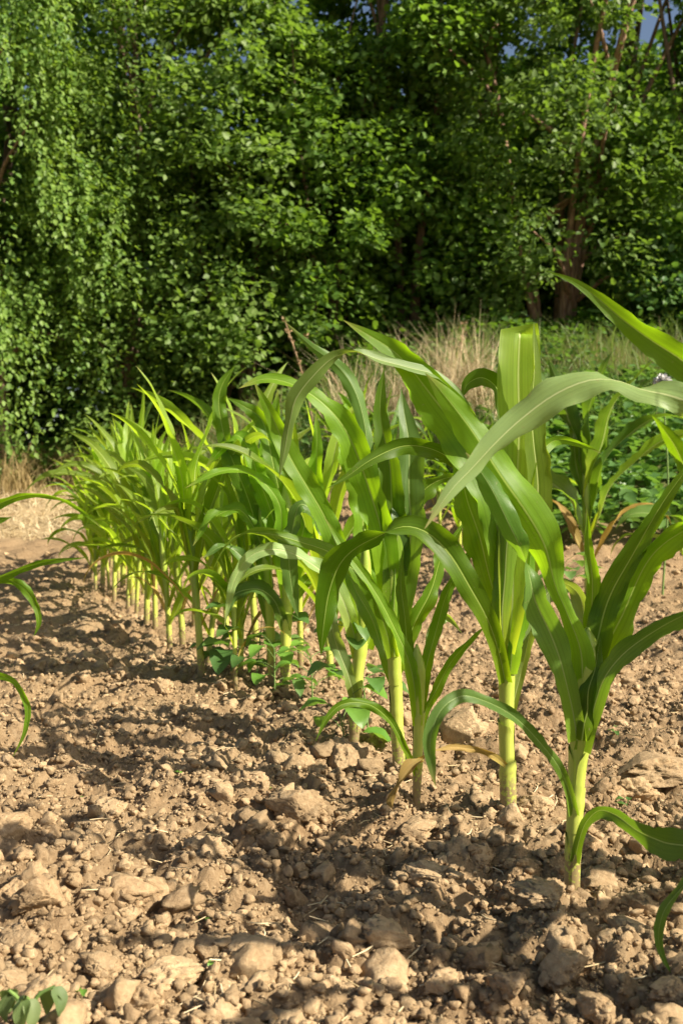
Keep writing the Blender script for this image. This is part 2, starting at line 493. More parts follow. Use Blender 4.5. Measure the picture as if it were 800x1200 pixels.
# the big clods: (px, py of the centre, radius px, squash, label)
CLODS = [
    (344, 942, 25, 0.85, 'large squarish soil clod on bare ground left of the thin maize stalk'),
    (318, 978, 15, 0.8, 'flat clod in front of the large squarish clod'),
    (240, 980, 18, 0.9, 'rounded fist sized clod standing alone in the sunlit strip'),
    (45, 1058, 28, 0.85, 'big pale rounded clod at left edge with brown clod behind'),
    (14, 1046, 22, 0.7, 'brown clod half hidden behind big pale clod at left edge'),
    (20, 1094, 19, 0.9, 'pale round clod just below the big pale clod at left edge'),
    (296, 1106, 28, 0.75, 'large pale clod with whitish face at the bottom of the photo'),
    (338, 1106, 14, 0.95, 'small round clod touching the large whitish faced clod'),
    (198, 1124, 25, 0.75, 'large brown shaded clod left of the whitish faced clod'),
    (44, 1152, 26, 0.8, 'broad brown clod behind the wilted weed in bottom left corner'),
    (128, 1140, 16, 0.9, 'pale egg shaped clod above the sharp cornered clod'),
    (160, 1148, 20, 1.0, 'sharp cornered pale clod with one dark shaded side'),
    (120, 1118, 18, 0.7, 'low tan clod behind the egg shaped clod'),
    (256, 1168, 21, 0.9, 'pale lumpy clod at the very bottom under the whitish faced clod'),
    (152, 1055, 14, 0.85, 'pale boxy clod right of the big pale clod'),
    (184, 1036, 13, 0.9, 'rounded clod poking out of the dark shadow band'),
    (404, 884, 21, 0.9, 'hollowed clod at the foot of the bean plant'),
    (352, 892, 13, 0.9, 'small rounded clod left of the hollowed clod'),
    (486, 958, 17, 0.85, 'round clod right in front of the thin maize stalk'),
    (540, 846, 27, 0.9, 'big tan clod standing between the two thick maize stalks'),
    (755, 1036, 22, 0.9, 'crumbly pale clod right of the nearest maize stalk'),
    (738, 1066, 20, 0.85, 'crumbly sunlit clod in front of another at right edge'),
    (772, 1064, 11, 0.9, 'small brown clod beside the two crumbly sunlit clods'),
    (452, 1102, 24, 0.85, 'brown clod with one bright right edge in the shaded foreground'),
    (640, 1056, 26, 0.6, 'low brown clod left of the foot of the nearest maize stalk'),
    (770, 894, 36, 0.55, 'broad flat clod at the right edge behind nearest maize plant'),
    (742, 912, 16, 0.8, 'smooth rounded clod beside the broad flat clod'),
    (720, 920, 11, 0.8, 'small round clod close behind the small green weed'),
    (628, 946, 13, 0.95, 'rounded clod right of the second thick maize stalk'),
    (130, 932, 17, 0.7, 'brown clod left of the sunlit strip'),
    (106, 948, 16, 0.7, 'flattened clod in front of a brown clod in the sunlit strip'),
    (10, 966, 22, 0.75, 'big pale clod cut by the left edge of the photo'),
    (300, 912, 14, 1.0, 'knobbly upright clod behind the large squarish clod'),
    (222, 866, 10, 0.9, 'small pale clod in the shadow band left of the row'),
    (248, 918, 10, 0.9, 'small pale clod above the round fist sized clod'),
    (660, 1118, 24, 0.8, 'wide brown clod in the shaded foreground below nearest stalk'),
    (520, 1132, 22, 0.8, 'lumpy clod in the shade at bottom centre'),
    (700, 1180, 20, 0.8, 'crumbly half lit clod at bottom edge towards the right'),
    (392, 1136, 18, 0.8, 'tan clod right of the small pale round clod group'),
    (262, 1136, 17, 0.7, 'low shaded clod between two large clods at the bottom'),
    (8, 1140, 18, 0.9, 'pale clod at left edge above the wilted weed'),
    (690, 990, 14, 0.8, 'clod right behind the drooping low leaf of nearest plant'),
    (560, 1000, 15, 0.75, 'brown clod in front of the second thick maize stalk'),
    (500, 1022, 17, 0.75, 'shaded clod in the middle of the near ground'),
    (595, 1150, 19, 0.8, 'shaded clod near bottom edge left of wide brown clod'),
    (790, 1150, 22, 0.8, 'pale crumbly clod at the bottom right corner'),
    (190, 800, 10, 0.9, 'pale clod in front of the far crowded stalks'),
    (100, 770, 9, 0.9, 'small pale clod on open soil far left'),
    (140, 785, 11, 0.8, 'pale flat clod on open soil between row and left edge'),
]
for k, (px, py, rp, sq, lab) in enumerate(CLODS):
    g = ground_at(px, py + rp * 0.55)
    R = rp / FPX * g.y * 1.12
    V, Fc = clod_shape(5, 900 + k, cuts=7, rough=0.21)
    ang = random.uniform(0, 6.28)
    c, s = math.cos(ang), math.sin(ang)
    V = V @ np.array([[c, -s, 0], [s, c, 0], [0, 0, 1]]).T
    V = V * np.array([R * 1.12, R * 1.0, R * sq * 1.15])
    me = mesh_np('soil_clod', V, Fc, True, {'tint': np.full(len(V), random.uniform(0.35, 1.0))})
    o = link('soil_clod', me, M['clod'])
    o.location = (g.x, g.y + R * 0.3, float(ground_full(np.array([g.x]), np.array([g.y]))[0]) - 0.008 + R * sq * 0.66)
    tag(o, lab, 'clod', 'larger clods lying on the field')


# ---------------------------------------------------------------- curves, tubes, ribbons
def spline(P, n):
    """Catmull-Rom through rows of P (k,d), chord-parameterised by the first three columns"""
    P = np.asarray(P, float)
    d = np.linalg.norm(np.diff(P[:, :3], axis=0), axis=1) ** 0.5 + 1e-6
    t = np.concatenate([[0], np.cumsum(d)])
    Q = np.vstack([2 * P[0] - P[1], P, 2 * P[-1] - P[-2]])
    T = np.concatenate([[t[0] - d[0]], t, [t[-1] + d[-1]]])
    out = []
    for s in np.linspace(0, t[-1], n):
        i = min(max(np.searchsorted(t, s, 'right') - 1, 0), len(t) - 2)
        p0, p1, p2, p3 = Q[i:i + 4]; t0, t1, t2, t3 = T[i:i + 4]
        a1 = (t1 - s) / (t1 - t0) * p0 + (s - t0) / (t1 - t0) * p1
        a2 = (t2 - s) / (t2 - t1) * p1 + (s - t1) / (t2 - t1) * p2
        a3 = (t3 - s) / (t3 - t2) * p2 + (s - t2) / (t3 - t2) * p3
        b1 = (t2 - s) / (t2 - t0) * a1 + (s - t0) / (t2 - t0) * a2
        b2 = (t3 - s) / (t3 - t1) * a2 + (s - t1) / (t3 - t1) * a3
        out.append((t2 - s) / (t2 - t1) * b1 + (s - t1) / (t2 - t1) * b2)
    return np.array(out)


def norm(a):
    return a / (np.linalg.norm(a, axis=-1, keepdims=True) + 1e-12)


def tube_vf(C, R, ns=10):
    C = np.asarray(C, float); R = np.asarray(R, float); n = len(C)
    T = norm(np.gradient(C, axis=0))
    ref = np.array([0.0, 1.0, 0.0]) if abs(T[0][1]) < 0.8 else np.array([1.0, 0, 0])
    A = norm(np.cross(T, ref)); B = np.cross(T, A)
    th = np.linspace(0, 2 * math.pi, ns, endpoint=False)
    V = C[:, None, :] + R[:, None, None] * (np.cos(th)[None, :, None] * A[:, None, :] + np.sin(th)[None, :, None] * B[:, None, :])
    V = V.reshape(-1, 3)
    F = []
    for i in range(n - 1):
        for j in range(ns):
            a = i * ns + j; b = i * ns + (j + 1) % ns
            F.append((a, b, b + ns, a + ns))
    return V, np.array(F)


def tube_obj(name, C, R, mat, parent=None, ns=10, off=(0, 0, 0)):
    V, F = tube_vf(C, R, ns)
    me = mesh_np(name, V - np.array(off), F, True)
    return link(name, me, mat, parent)


US = np.array([-1, -0.86, -0.62, -0.36, -0.12, 0, 0.12, 0.36, 0.62, 0.86, 1.0])


def ribbon_mesh(name, C, W, S, Nn, conc, seed, wave=0.10, curl0=2.6, curl1=0.55, vfold=0.16, wob=1.0):
    """C centre line, W widths, S side vectors, Nn normals, conc: +1 margins bend towards Nn"""
    r = random.Random(seed)
    n = len(C)
    arc = np.concatenate([[0], np.cumsum(np.linalg.norm(np.diff(C, axis=0), axis=1))]); L = arc[-1]; s = arc / L
    th = curl1 + (curl0 - curl1) * np.exp(-(s / 0.10) ** 1.5)
    ph = [r.uniform(0, 6.28) for _ in range(4)]
    fr = max(2.0, L / 0.085) * r.uniform(0.8, 1.2)
    env = smooth01(0.08, 0.3, s) * (1 - smooth01(0.8, 1.0, s))
    wave = wave * 1.9 + 0.02
    C = C + wob * Nn * (W * 0.10 * env * np.sin(2 * math.pi * 1.7 * s + ph[1]))[:, None] + wob * S * (W * 0.05 * env * np.sin(2 * math.pi * 2.3 * s + ph[2]))[:, None]
    tw = wob * 0.30 * env * np.sin(2 * math.pi * 1.3 * s + ph[3])
    S, Nn = np.cos(tw)[:, None] * S + np.sin(tw)[:, None] * Nn, np.cos(tw)[:, None] * Nn - np.sin(tw)[:, None] * S
    V = np.zeros((n, len(US), 3))
    for j, u in enumerate(US):
        ang = th * u / 2
        x = np.sin(ang) / th * 2 * 0.5
        y = (1 - np.cos(ang)) / th
        vf = vfold * abs(u) * env
        k = 0 if u < 0 else 2
        wv = wave * env * abs(u) ** 2.2 * (np.sin(2 * math.pi * fr * s + ph[k]) * 0.7 + np.sin(2 * math.pi * fr * 0.43 * s + ph[k + 1]) * 0.8)
        groove = -0.02 if u == 0 else 0.0
        if abs(u) == 1:
            x = x * (1 - env * np.array([r.random() ** 6 * 0.22 for _ in range(n)]))
        V[:, j, :] = C + S * (W * x)[:, None] + Nn * (W * (conc * (y + vf * 0.5) + wv + conc * groove))[:, None]
    m = len(US)
    i = (np.arange(n - 1)[:, None] * m + np.arange(m - 1)[None, :]).ravel()
    F = np.stack([i, i + 1, i + m + 1, i + m], 1)
    me = mesh_np(name, V.reshape(-1, 3), F, True)
    uvl = me.uv_layers.new(name='UVMap')
    uu = np.tile((US + 1) / 2, n); vv = np.repeat(s, m)
    li = np.zeros(len(me.loops), dtype=np.int32); me.loops.foreach_get('vertex_index', li)
    uvl.data.foreach_set('uv', np.stack([uu[li], vv[li]], 1).astype(np.float32).ravel())
    return me


EYEV = np.array([0, 0, EYE])


def photo_leaf(parent, Y, pts, mat='leaf', conc=1, wave=0.10, seed=None, curl0=1.6, curl1=0.5, label=None, name='leaf', vfold=0.16, wob=1.0):
    """pts: (px, py, depth offset, width px, turn in degrees about the leaf's own length)"""
    rows = []
    for q in pts:
        px, py, dd, w = q[:4]; phi = q[4] if len(q) > 4 else 0
        d = Y + dd
        p = at(px, py, d)
        rows.append((p.x, p.y, p.z, w / FPX * d * (0.94 if Y < 1.95 else 0.84), math.radians(phi)))
    P = spline(rows, 44)
    C = P[:, :3]; W = np.clip(P[:, 3], 0.0006, None); phi = P[:, 4]
    T = norm(np.gradient(C, axis=0))
    v = norm(C - EYEV)
    S0 = norm(np.cross(T, v)); N0 = norm(np.cross(S0, T))
    if (N0[len(N0) // 2] @ v[len(v) // 2]) > 0: N0 = -N0
    S = np.cos(phi)[:, None] * S0 + np.sin(phi)[:, None] * N0
    Nn = np.cos(phi)[:, None] * N0 - np.sin(phi)[:, None] * S0
    off = np.array(parent.location)
    wave = wave * 1.5 if wave > .012 else wave
    me = ribbon_mesh(name, C - off, W, S, Nn, conc, seed if seed is not None else random.randint(0, 9999), wave, curl0, curl1, vfold, wob)
    o = link(name, me, M[mat], parent)
    if label: o['label'] = label
    return o


def photo_stalk(parent, Y, pts, ns=14):
    rows = []
    pts = [(pts[0][0], pts[0][1] + 28 / Y, pts[0][2], pts[0][3])] + list(pts[1:])
    for px, py, dd, w in pts:
        p = at(px, py, Y + dd); rows.append((p.x, p.y, p.z, w / FPX * (Y + dd) / 2))
    P = spline(rows, 60)
    C, R = P[:, :3] - np.array(parent.location), np.clip(P[:, 3] * 0.9, 0.0005, None)
    L = np.concatenate([[0], np.cumsum(np.linalg.norm(np.diff(C, axis=0), axis=1))])
    r = random.Random(int(Y * 1000))
    node = 0.03
    while node < L[-1] * 0.7:
        R = R * (1 + 0.10 * np.exp(-((L - node) / 0.006) ** 2)); node += r.uniform(0.06, 0.10)
    o = tube_obj('stalk', C, R, M['stalk'], parent, ns)
    z = C[:, 2]
    zt = z[-1] * 0.55
    lo = 0.004
    k = r.uniform(0, 6.28)
    while lo < zt * 0.8:
        hi = min(lo + r.uniform(0.07, 0.12), zt)
        idx = np.where((z >= lo) & (z <= hi))[0]
        if len(idx) > 3: sheath(parent, C[idx], R[idx], k)
        lo = hi - 0.012; k += math.pi + r.uniform(-.5, .5)
    return o


def sheath(parent, C, R, az):
    """leaf sheath: a sleeve hugging the stalk, its two margins meeting in an open seam"""
    n, m = 16, 19
    f = np.linspace(0, len(C) - 1, n)
    CC = np.stack([np.interp(f, np.arange(len(C)), C[:, q]) for q in range(3)], 1); RR = np.interp(f, np.arange(len(C)), R)
    V = []
    for i in range(n):
        t = i / (n - 1)
        r = RR[i] * (1.07 + 0.10 * t ** 2) + 0.0004
        op = 0.12 + 0.75 * t ** 4
        for j in range(m):
            q = j / (m - 1)
            a = az - math.pi + op + (2 * math.pi - 2 * op) * q
            rr = r * (1 + 0.05 * (q - 0.5))
            V.append(CC[i] + np.array([math.cos(a) * rr, math.sin(a) * rr, 0.006 * t * math.cos(a - az)]))
    i = (np.arange(n - 1)[:, None] * m + np.arange(m - 1)[None, :]).ravel()
    F = np.stack([i, i + 1, i + m + 1, i + m], 1)
    return link('sheath', mesh_np('sheath', np.array(V), F, True), M['stalk'], parent)


def plant_root(px, py, label, group='maize plants of the front row', dig=0.0):
    g = ground_at(px, py)
    o = empty('maize_plant', (g.x, g.y, g.z), label, 'maize plant', group)
    return o, g.y


# generic leaf in real space
def free_leaf(parent, base, az, length, width, e0, droop, twist, seed, mat='leaf', side_curve=0.0, pw=1.5, conc=1, wave=0.10, name='leaf'):
    n = 34
    s = np.linspace(0, 1, n)
    e = math.radians(e0) - math.radians(droop) * s ** pw
    a = az + side_curve * s ** 1.5
    ds = length / (n - 1)
    dx = np.cos(e) * np.cos(a); dy = np.cos(e) * np.sin(a); dz = np.sin(e)
    D = np.stack([dx, dy, dz], 1)
    C = np.array(base) + np.concatenate([[[0, 0, 0]], np.cumsum(D[:-1] * ds, axis=0)])
    w = width * (0.45 + 0.55 * smooth01(0, 0.28, s)) * np.clip(1 - (np.clip(s - 0.35, 0, 1) / 0.65) ** 1.7, 0.008, 1)
    T = norm(np.gradient(C, axis=0))
    S0 = norm(np.stack([-np.sin(a), np.cos(a), np.zeros(n)], 1))
    N0 = norm(np.cross(T, -S0))
    tw = twist * smooth01(0.15, 1.0, s)
    S = np.cos(tw)[:, None] * S0 + np.sin(tw)[:, None] * N0
    Nn = np.cos(tw)[:, None] * N0 - np.sin(tw)[:, None] * S0
    if N0[0] @ np.array([math.cos(az), math.sin(az), 0]) > 0: Nn = -Nn
    me = ribbon_mesh(name, C, w, S, Nn, conc, seed, wave)
    return link(name, me, M[mat], parent)


def free_plant(x, y, h, seed, label, group, nleaf=9, az=None, width=0.062, blue=0.06, lean=0.11):
    r = random.Random(seed)
    z = gz(x, y)
    root = empty('maize_plant', (x, y, z), label, 'maize plant', group)
    if az is None: az = r.uniform(0, math.pi)
    lx, ly = r.uniform(-lean, lean), r.uniform(-lean, lean)
    hz = np.array([-0.05, 0.0, 0.10, 0.22, 0.34, 0.46, 0.56, 0.62]) * h
    rad = np.array([0.012, 0.0125, 0.0118, 0.0115, 0.014, 0.015, 0.010, 0.001]) * (h / 0.9) * r.uniform(0.9, 1.15)
    hc = np.clip(hz / h, 0, None)
    C = np.stack([lx * hc ** 1.3, ly * hc ** 1.3, hz], 1)
    P = spline(np.column_stack([C, rad]), 34)
    tube_obj('stalk', P[:, :3], np.clip(P[:, 3], 0.0006, None), M['stalk'], root, 10)

    def axis(f):
        return np.array([lx * f ** 1.3, ly * f ** 1.3, f * h])
    low = r.uniform(0.06, 0.17)
    for i in range(nleaf):
        f = i / (nleaf - 1)
        side = 0 if i % 2 == 0 else math.pi
        a = az + side + r.uniform(-0.7, 0.7)
        bf = low + 0.42 * f + r.uniform(-0.02, 0.02)
        L = h * (0.34 + 0.36 * math.sin(math.pi * (0.15 + 0.70 * f))) * r.uniform(0.85, 1.15)
        e0 = 64 + 22 * f + r.uniform(-7, 7)
        dr = (150 - 95 * f ** 1.2) * r.uniform(0.55, 1.3)
        if f > 0.85: dr *= 0.55
        wd = width * 1.02 * (0.50 + 0.6 * math.sin(math.pi * (0.12 + 0.72 * f))) * (h / 0.9) * r.uniform(0.85, 1.1)
        rr = 0.012
        b = axis(bf) + np.array([math.cos(a) * rr * 0.5, math.sin(a) * rr * 0.5, 0])
        mt = 'leaf_blue' if r.random() < blue else ('leaf' if blue > .3 and r.random() < .5 else 'leaf_bright')
        nm = 'leaf'
        if (i == 0 and r.random() < 0.75) or (i == 1 and r.random() < 0.2): mt = 'leaf_dry'; wd *= 0.5; dr = 150
        o = free_leaf(root, b, a, L, wd, e0, dr, r.uniform(-1.3, 1.3), r.randint(0, 99999), mt, r.uniform(-0.7, 0.7), r.uniform(1.4, 2.6), wave=0.02)
        if mt == 'leaf_dry': o['label'] = 'dried yellow brown leaf'
    return root


# ================================================================ HERO PLANTS
# ---- nearest plant on the right
p1, Y = plant_root(670, 1046, 'nearest short maize plant with leaves fanning out on the right')
photo_stalk(p1, Y, [(670, 1056, 0, 17), (670, 1040, 0, 18), (671, 1000, 0, 18), (673, 950, 0, 19), (676, 900, 0, 21), (679, 868, 0, 25), (682, 830, 0, 34), (685, 790, 0, 40), (687, 755, 0, 30), (688, 735, 0, 4)])
photo_leaf(p1, Y, [(680, 850, -.012, 30), (682, 800, -.02, 36), (680, 760, -.02, 30), (664, 718, -.015, 20), (650, 688, -.01, 22), (636, 640, 0, 48), (611, 590, .015, 54), (580, 545, .03, 48), (545, 497, .04, 36), (520, 463, .045, 22), (498, 437, .05, 0)], conc=-1, curl0=2.2, seed=1, wave=.05)
photo_leaf(p1, Y, [(676, 868, -.016, 26), (670, 830, -.022, 24), (660, 790, -.03, 28), (644, 745, -.035, 38), (629, 706, -.04, 34, 10), (622, 676, -.035, 22, 65), (606, 634, -.03, 28, 160), (582, 585, -.03, 30, 170), (562, 552, -.02, 20, 180), (545, 530, -.01, 0, 180)], 'leaf_blue', conc=1, curl0=1.6, seed=2, wave=.05)
photo_leaf(p1, Y, [(690, 800, .012, 22), (694, 740, .015, 26), (693, 690, .02, 22), (690, 640, .025, 12), (687, 596, .03, 0)], conc=1, curl0=1.8, curl1=1.4, seed=3, wave=.03)
photo_leaf(p1, Y, [(688, 810, .006, 26), (700, 745, .0, 34), (716, 698, -.005, 34), (742, 645, -.01, 27), (768, 603, -.02, 20), (795, 562, -.03, 12), (815, 535, -.03, 0)], conc=1, curl0=1.8, seed=4, wave=.05)
photo_leaf(p1, Y, [(692, 830, .012, 26), (706, 775, .012, 30), (724, 728, .01, 36, 10), (744, 684, .0, 33, 25), (770, 648, -.02, 32, 35), (808, 618, -.05, 26, 45), (850, 602, -.09, 14, 50), (885, 612, -.11, 0)], conc=1, curl0=1.8, seed=5, wave=.08)
photo_leaf(p1, Y, [(682, 880, -.012, 24), (690, 848, -.018, 22), (706, 800, -.03, 26), (732, 765, -.05, 28, 10), (764, 741, -.07, 28, 25), (800, 722, -.1, 28, 20), (850, 705, -.13, 20, 20), (905, 725, -.16, 0)], 'leaf_blue', conc=1, curl0=1.8, seed=6, wave=.08)
photo_leaf(p1, Y, [(672, 955, -.010, 16), (667, 930, -.016, 12), (656, 902, -.03, 13), (636, 873, -.06, 15, 20), (604, 842, -.10, 15, 30), (568, 822, -.13, 15, 25), (540, 815, -.15, 17, 10), (516, 832, -.17, 18), (504, 868, -.18, 17), (506, 900, -.18, 10), (510, 922, -.18, 0)], 'leaf_blue', conc=1, curl0=2.2, seed=7, wave=.06)
photo_leaf(p1, Y, [(673, 1010, -.010, 16), (678, 985, -.018, 12), (687, 962, -.03, 13), (702, 949, -.05, 17, 20), (720, 955, -.07, 22, 10), (746, 976, -.10, 30, 25), (775, 986, -.12, 40, 15), (806, 990, -.14, 38), (845, 1010, -.16, 26), (870, 1050, -.17, 0)], 'leaf_blue', conc=1, curl0=2.2, seed=8, wave=.06)
photo_leaf(p1, Y, [(681, 868, -.022, 24), (686, 835, -.028, 30), (692, 800, -.026, 26), (700, 765, -.02, 12), (703, 745, -.018, 0)], conc=-1, curl0=2.6, curl1=1.6, seed=9, wave=.02)

# ---- tall plant with broad upright leaf
p2, Y = plant_root(595, 950, 'tallest maize plant with broad flat topped leaf standing upright')
photo_stalk(p2, Y, [(595, 962, 0, 18), (595, 945, 0, 20), (594, 900, 0, 18.5), (593, 840, 0, 18), (593, 780, 0, 18), (592, 745, 0, 20), (592, 700, 0, 22), (594, 650, 0, 22), (597, 610, 0, 14), (600, 580, 0, 2)])
photo_leaf(p2, Y, [(594, 765, -.016, 24), (600, 710, -.02, 34), (601, 650, -.012, 38), (605, 570, .0, 44, -6), (608, 500, .02, 52, 4), (607, 440, .03, 55, 8), (608, 406, .037, 51, 4), (609, 390, .05, 48, 0), (610, 395, .07, 45), (610, 425, .11, 46), (612, 480, .15, 34), (614, 540, .18, 0)], 'leaf_bright', conc=1, curl0=2.4, curl1=.45, seed=11, wave=.012, vfold=.06, wob=0.0)
photo_leaf(p2, Y, [(600, 720, .012, 22), (618, 660, .012, 30, 20), (627, 590, .0, 36, 35), (627, 520, -.012, 34, 40), (625, 450, -.012, 26, 45), (625, 410, -.008, 14, 45), (625, 378, -.005, 0, 45)], 'leaf_bright', conc=1, curl0=1.6, curl1=1.0, seed=12, wave=.02)
photo_leaf(p2, Y, [(590, 740, -.01, 26), (590, 670, .0, 32), (580, 600, .01, 44), (556, 540, .015, 60), (528, 490, .01, 62), (500, 452, .0, 48, 15), (462, 414, -.02, 28, 20), (430, 392, -.03, 14, 10), (402, 375, -.05, 0)], conc=1, curl0=2.0, seed=13, wave=.04)
photo_leaf(p2, Y, [(592, 800, -.014, 20), (584, 764, -.02, 20), (572, 728, -.03, 24), (554, 692, -.04, 30), (526, 650, -.05, 36, 5), (494, 622, -.05, 30, 25), (468, 616, -.05, 26, 70), (436, 630, -.04, 30, 140), (404, 654, -.03, 34, 155), (386, 692, -.02, 34, 165), (379, 732, -.02, 20, 170), (376, 768, -.01, 0, 170)], 'leaf', conc=1, curl0=2.2, seed=14, wave=.06)
photo_leaf(p2, Y, [(588, 745, .012, 24), (578, 690, .02, 28), (560, 630, .03, 36), (547, 580, .04, 36), (538, 530, .05, 24), (530, 488, .05, 0)], conc=1, curl0=1.8, seed=15)
photo_leaf(p2, Y, [(597, 842, .012, 12), (607, 800, .02, 12), (619, 752, .03, 16), (632, 706, .04, 24, 20), (655, 683, .04, 20, 50), (676, 696, .03, 22, 20), (683, 738, .02, 16), (681, 775, .02, 0)], 'leaf_pale', conc=1, seed=16, wave=.06)
photo_leaf(p2, Y, [(592, 897, -.016, 7), (578, 886, -.03, 9), (555, 878, -.05, 9), (530, 876, -.07, 8), (506, 880, -.09, 0)], 'leaf_dry', seed=17, label='dried yellow brown leaf')
photo_leaf(p2, Y, [(604, 650, .03, 18), (616, 580, .07, 18), (630, 535, .1, 18), (648, 517, .12, 15, 20), (675, 519, .15, 10, 30), (704, 531, .17, 0)], 'leaf', seed=18, wave=.03)
photo_leaf(p2, Y, [(590, 640, .02, 20), (588, 560, .04, 20), (590, 490, .06, 20, 20), (582, 455, .06, 20, 40), (564, 443, .05, 24, 20), (548, 450, .05, 16), (541, 466, .05, 0)], 'leaf', seed=19, wave=.04)
photo_leaf(p2, Y, [(590, 690, .0, 20), (578, 620, .03, 18), (560, 566, .05, 16, 20), (534, 542, .05, 20, 20), (504, 525, .04, 23), (472, 522, .02, 24), (434, 540, .0, 16, 20), (410, 556, -.01, 9), (384, 572, -.02, 0)], 'leaf', seed=20, wave=.05)
photo_leaf(p2, Y, [(592, 700, .01, 22), (584, 620, .03, 20), (562, 520, .03, 16, 30), (520, 446, .0, 16, 40), (478, 430, -.03, 16, 30), (446, 421, -.05, 16, 30), (416, 411, -.07, 13, 55), (392, 418, -.08, 18, 130), (368, 440, -.08, 22, 160), (346, 468, -.07, 24, 175), (339, 494, -.06, 14, 195), (334, 525, -.05, 12, 180), (327, 560, -.04, 0, 180)], 'leaf_pale', seed=21, wave=.03)
photo_leaf(p2, Y, [(597, 790, -.016, 24), (602, 745, -.02, 30), (611, 705, -.016, 28), (620, 660, -.01, 14), (624, 630, -.01, 0)], conc=-1, curl0=2.6, curl1=1.2, seed=22, wave=.03)

photo_leaf(p2, Y, [(590, 770, -.018, 22), (588, 720, -.022, 30), (592, 660, -.02, 34), (596, 610, -.015, 30), (596, 570, -.01, 16), (594, 540, -.008, 0)], 'leaf_bright', conc=-1, curl0=2.8, curl1=1.5, seed=23, wave=.01, wob=0.3)
photo_leaf(p2, Y, [(599, 760, .0, 20), (608, 700, .0, 28), (612, 640, .0, 32), (614, 590, .0, 26), (612, 555, .0, 0)], 'leaf_bright', conc=-1, curl0=2.4, curl1=1.2, seed=24, wave=.01, wob=0.3)
# ---- pair: thin front plant
p3, Y = plant_root(488, 936, 'thin maize plant with dried brown lower leaf in front of a thicker one')
photo_stalk(p3, Y, [(488, 944, 0, 9), (488, 930, 0, 9.5), (489, 890, 0, 11), (490, 850, 0, 13), (490, 810, 0, 17), (489, 780, 0, 19), (488, 755, 0, 3)])
photo_leaf(p3, Y, [(489, 850, -.008, 15), (485, 805, -.012, 18), (476, 765, -.015, 20), (455, 722, -.02, 17, 20), (428, 678, -.02, 15, 30), (402, 640, -.01, 13, 20), (380, 606, 0, 0)], seed=31, wave=.05)
photo_leaf(p3, Y, [(488, 838, -.002, 14), (482, 785, .004, 17), (475, 735, .01, 18), (470, 690, .02, 14), (471, 645, .03, 0)], seed=32, wave=.05)
photo_leaf(p3, Y, [(491, 838, .005, 15), (499, 785, .008, 18), (511, 735, .01, 18), (526, 692, .0, 17, 20), (546, 652, -.02, 14, 30), (566, 618, -.03, 0)], seed=33, wave=.06)
photo_leaf(p3, Y, [(490, 880, .006, 10), (497, 838, .01, 11), (517, 796, .0, 14, 20), (543, 758, -.02, 13, 30), (569, 733, -.03, 0)], seed=34)
photo_leaf(p3, Y, [(488, 908, -.006, 9), (476, 880, -.02, 9), (456, 845, -.05, 12, 15), (430, 824, -.08, 14, 25), (402, 825, -.1, 12, 10), (384, 841, -.11, 9), (370, 868, -.12, 0)], seed=35, label='low arching leaf with yellow tip')
photo_leaf(p3, Y, [(488, 892, -.008, 8), (495, 889, -.03, 10, 40), (480, 902, -.05, 15, 20), (464, 922, -.06, 10, 40), (456, 945, -.06, 9, 10), (460, 966, -.06, 0)], 'leaf_dry', seed=36, wave=.2, label='dried brown hanging leaf')
photo_leaf(p3, Y, [(491, 830, .012, 12), (500, 780, .02, 14), (508, 738, .03, 16, 20), (522, 722, .03, 12, 40), (541, 742, .03, 0)], 'leaf_pale', seed=37, label='pale leaf with yellowed tip')

# ---- thick plant right behind it
p4, Y = plant_root(467, 902, 'thick stalked maize plant close behind the thin one, big arching leaf')
photo_stalk(p4, Y, [(467, 912, 0, 14), (467, 895, 0, 15), (465, 850, 0, 15), (463, 800, 0, 15), (461, 760, 0, 16), (460, 720, 0, 19), (460, 670, 0, 20), (459, 630, 0, 12), (458, 600, 0, 2)])
photo_leaf(p4, Y, [(461, 740, -.014, 26), (461, 680, -.014, 36), (462, 620, -.008, 40), (457, 555, .0, 36), (447, 500, .01, 24), (446, 465, .01, 16), (450, 430, .01, 0)], conc=1, curl0=2.4, curl1=.9, seed=41, wave=.03)
photo_leaf(p4, Y, [(458, 720, -.01, 26), (452, 660, -.014, 36), (441, 600, -.015, 42), (424, 545, -.02, 44), (398, 497, -.03, 38, 10), (366, 464, -.04, 26, 20), (335, 447, -.05, 18, 25), (308, 444, -.06, 14, 25), (280, 455, -.07, 0)], conc=1, curl0=2.0, seed=42, wave=.04)
photo_leaf(p4, Y, [(457, 690, .014, 22), (446, 620, .03, 24), (433, 550, .05, 22), (428, 500, .06, 18), (415, 458, .06, 24, 10), (394, 428, .06, 20), (364, 405, .05, 11), (334, 377, .04, 0)], 'leaf_blue', conc=-1, seed=43, wave=.03)
photo_leaf(p4, Y, [(466, 740, .0, 26), (475, 670, -.005, 40), (480, 600, .0, 48), (480, 540, .02, 40), (474, 490, .05, 22), (470, 455, .07, 0)], 'leaf_blue', conc=1, curl0=2.0, curl1=.8, seed=44, wave=.04)
photo_leaf(p4, Y, [(460, 770, -.014, 18), (448, 726, -.03, 18), (425, 680, -.05, 22, 15), (392, 650, -.07, 26, 20), (355, 636, -.09, 22, 25), (320, 626, -.11, 11, 30), (290, 623, -.12, 0)], conc=1, seed=45, wave=.06)
photo_leaf(p4, Y, [(462, 800, .012, 18), (450, 762, .02, 22), (430, 716, .03, 24), (412, 680, .04, 18), (402, 655, .05, 0)], 'leaf_blue', seed=46)
photo_leaf(p4, Y, [(463, 790, .01, 18), (478, 750, .03, 22), (500, 700, .05, 24, 20), (520, 650, .06, 20, 30), (545, 610, .07, 0)], seed=47)

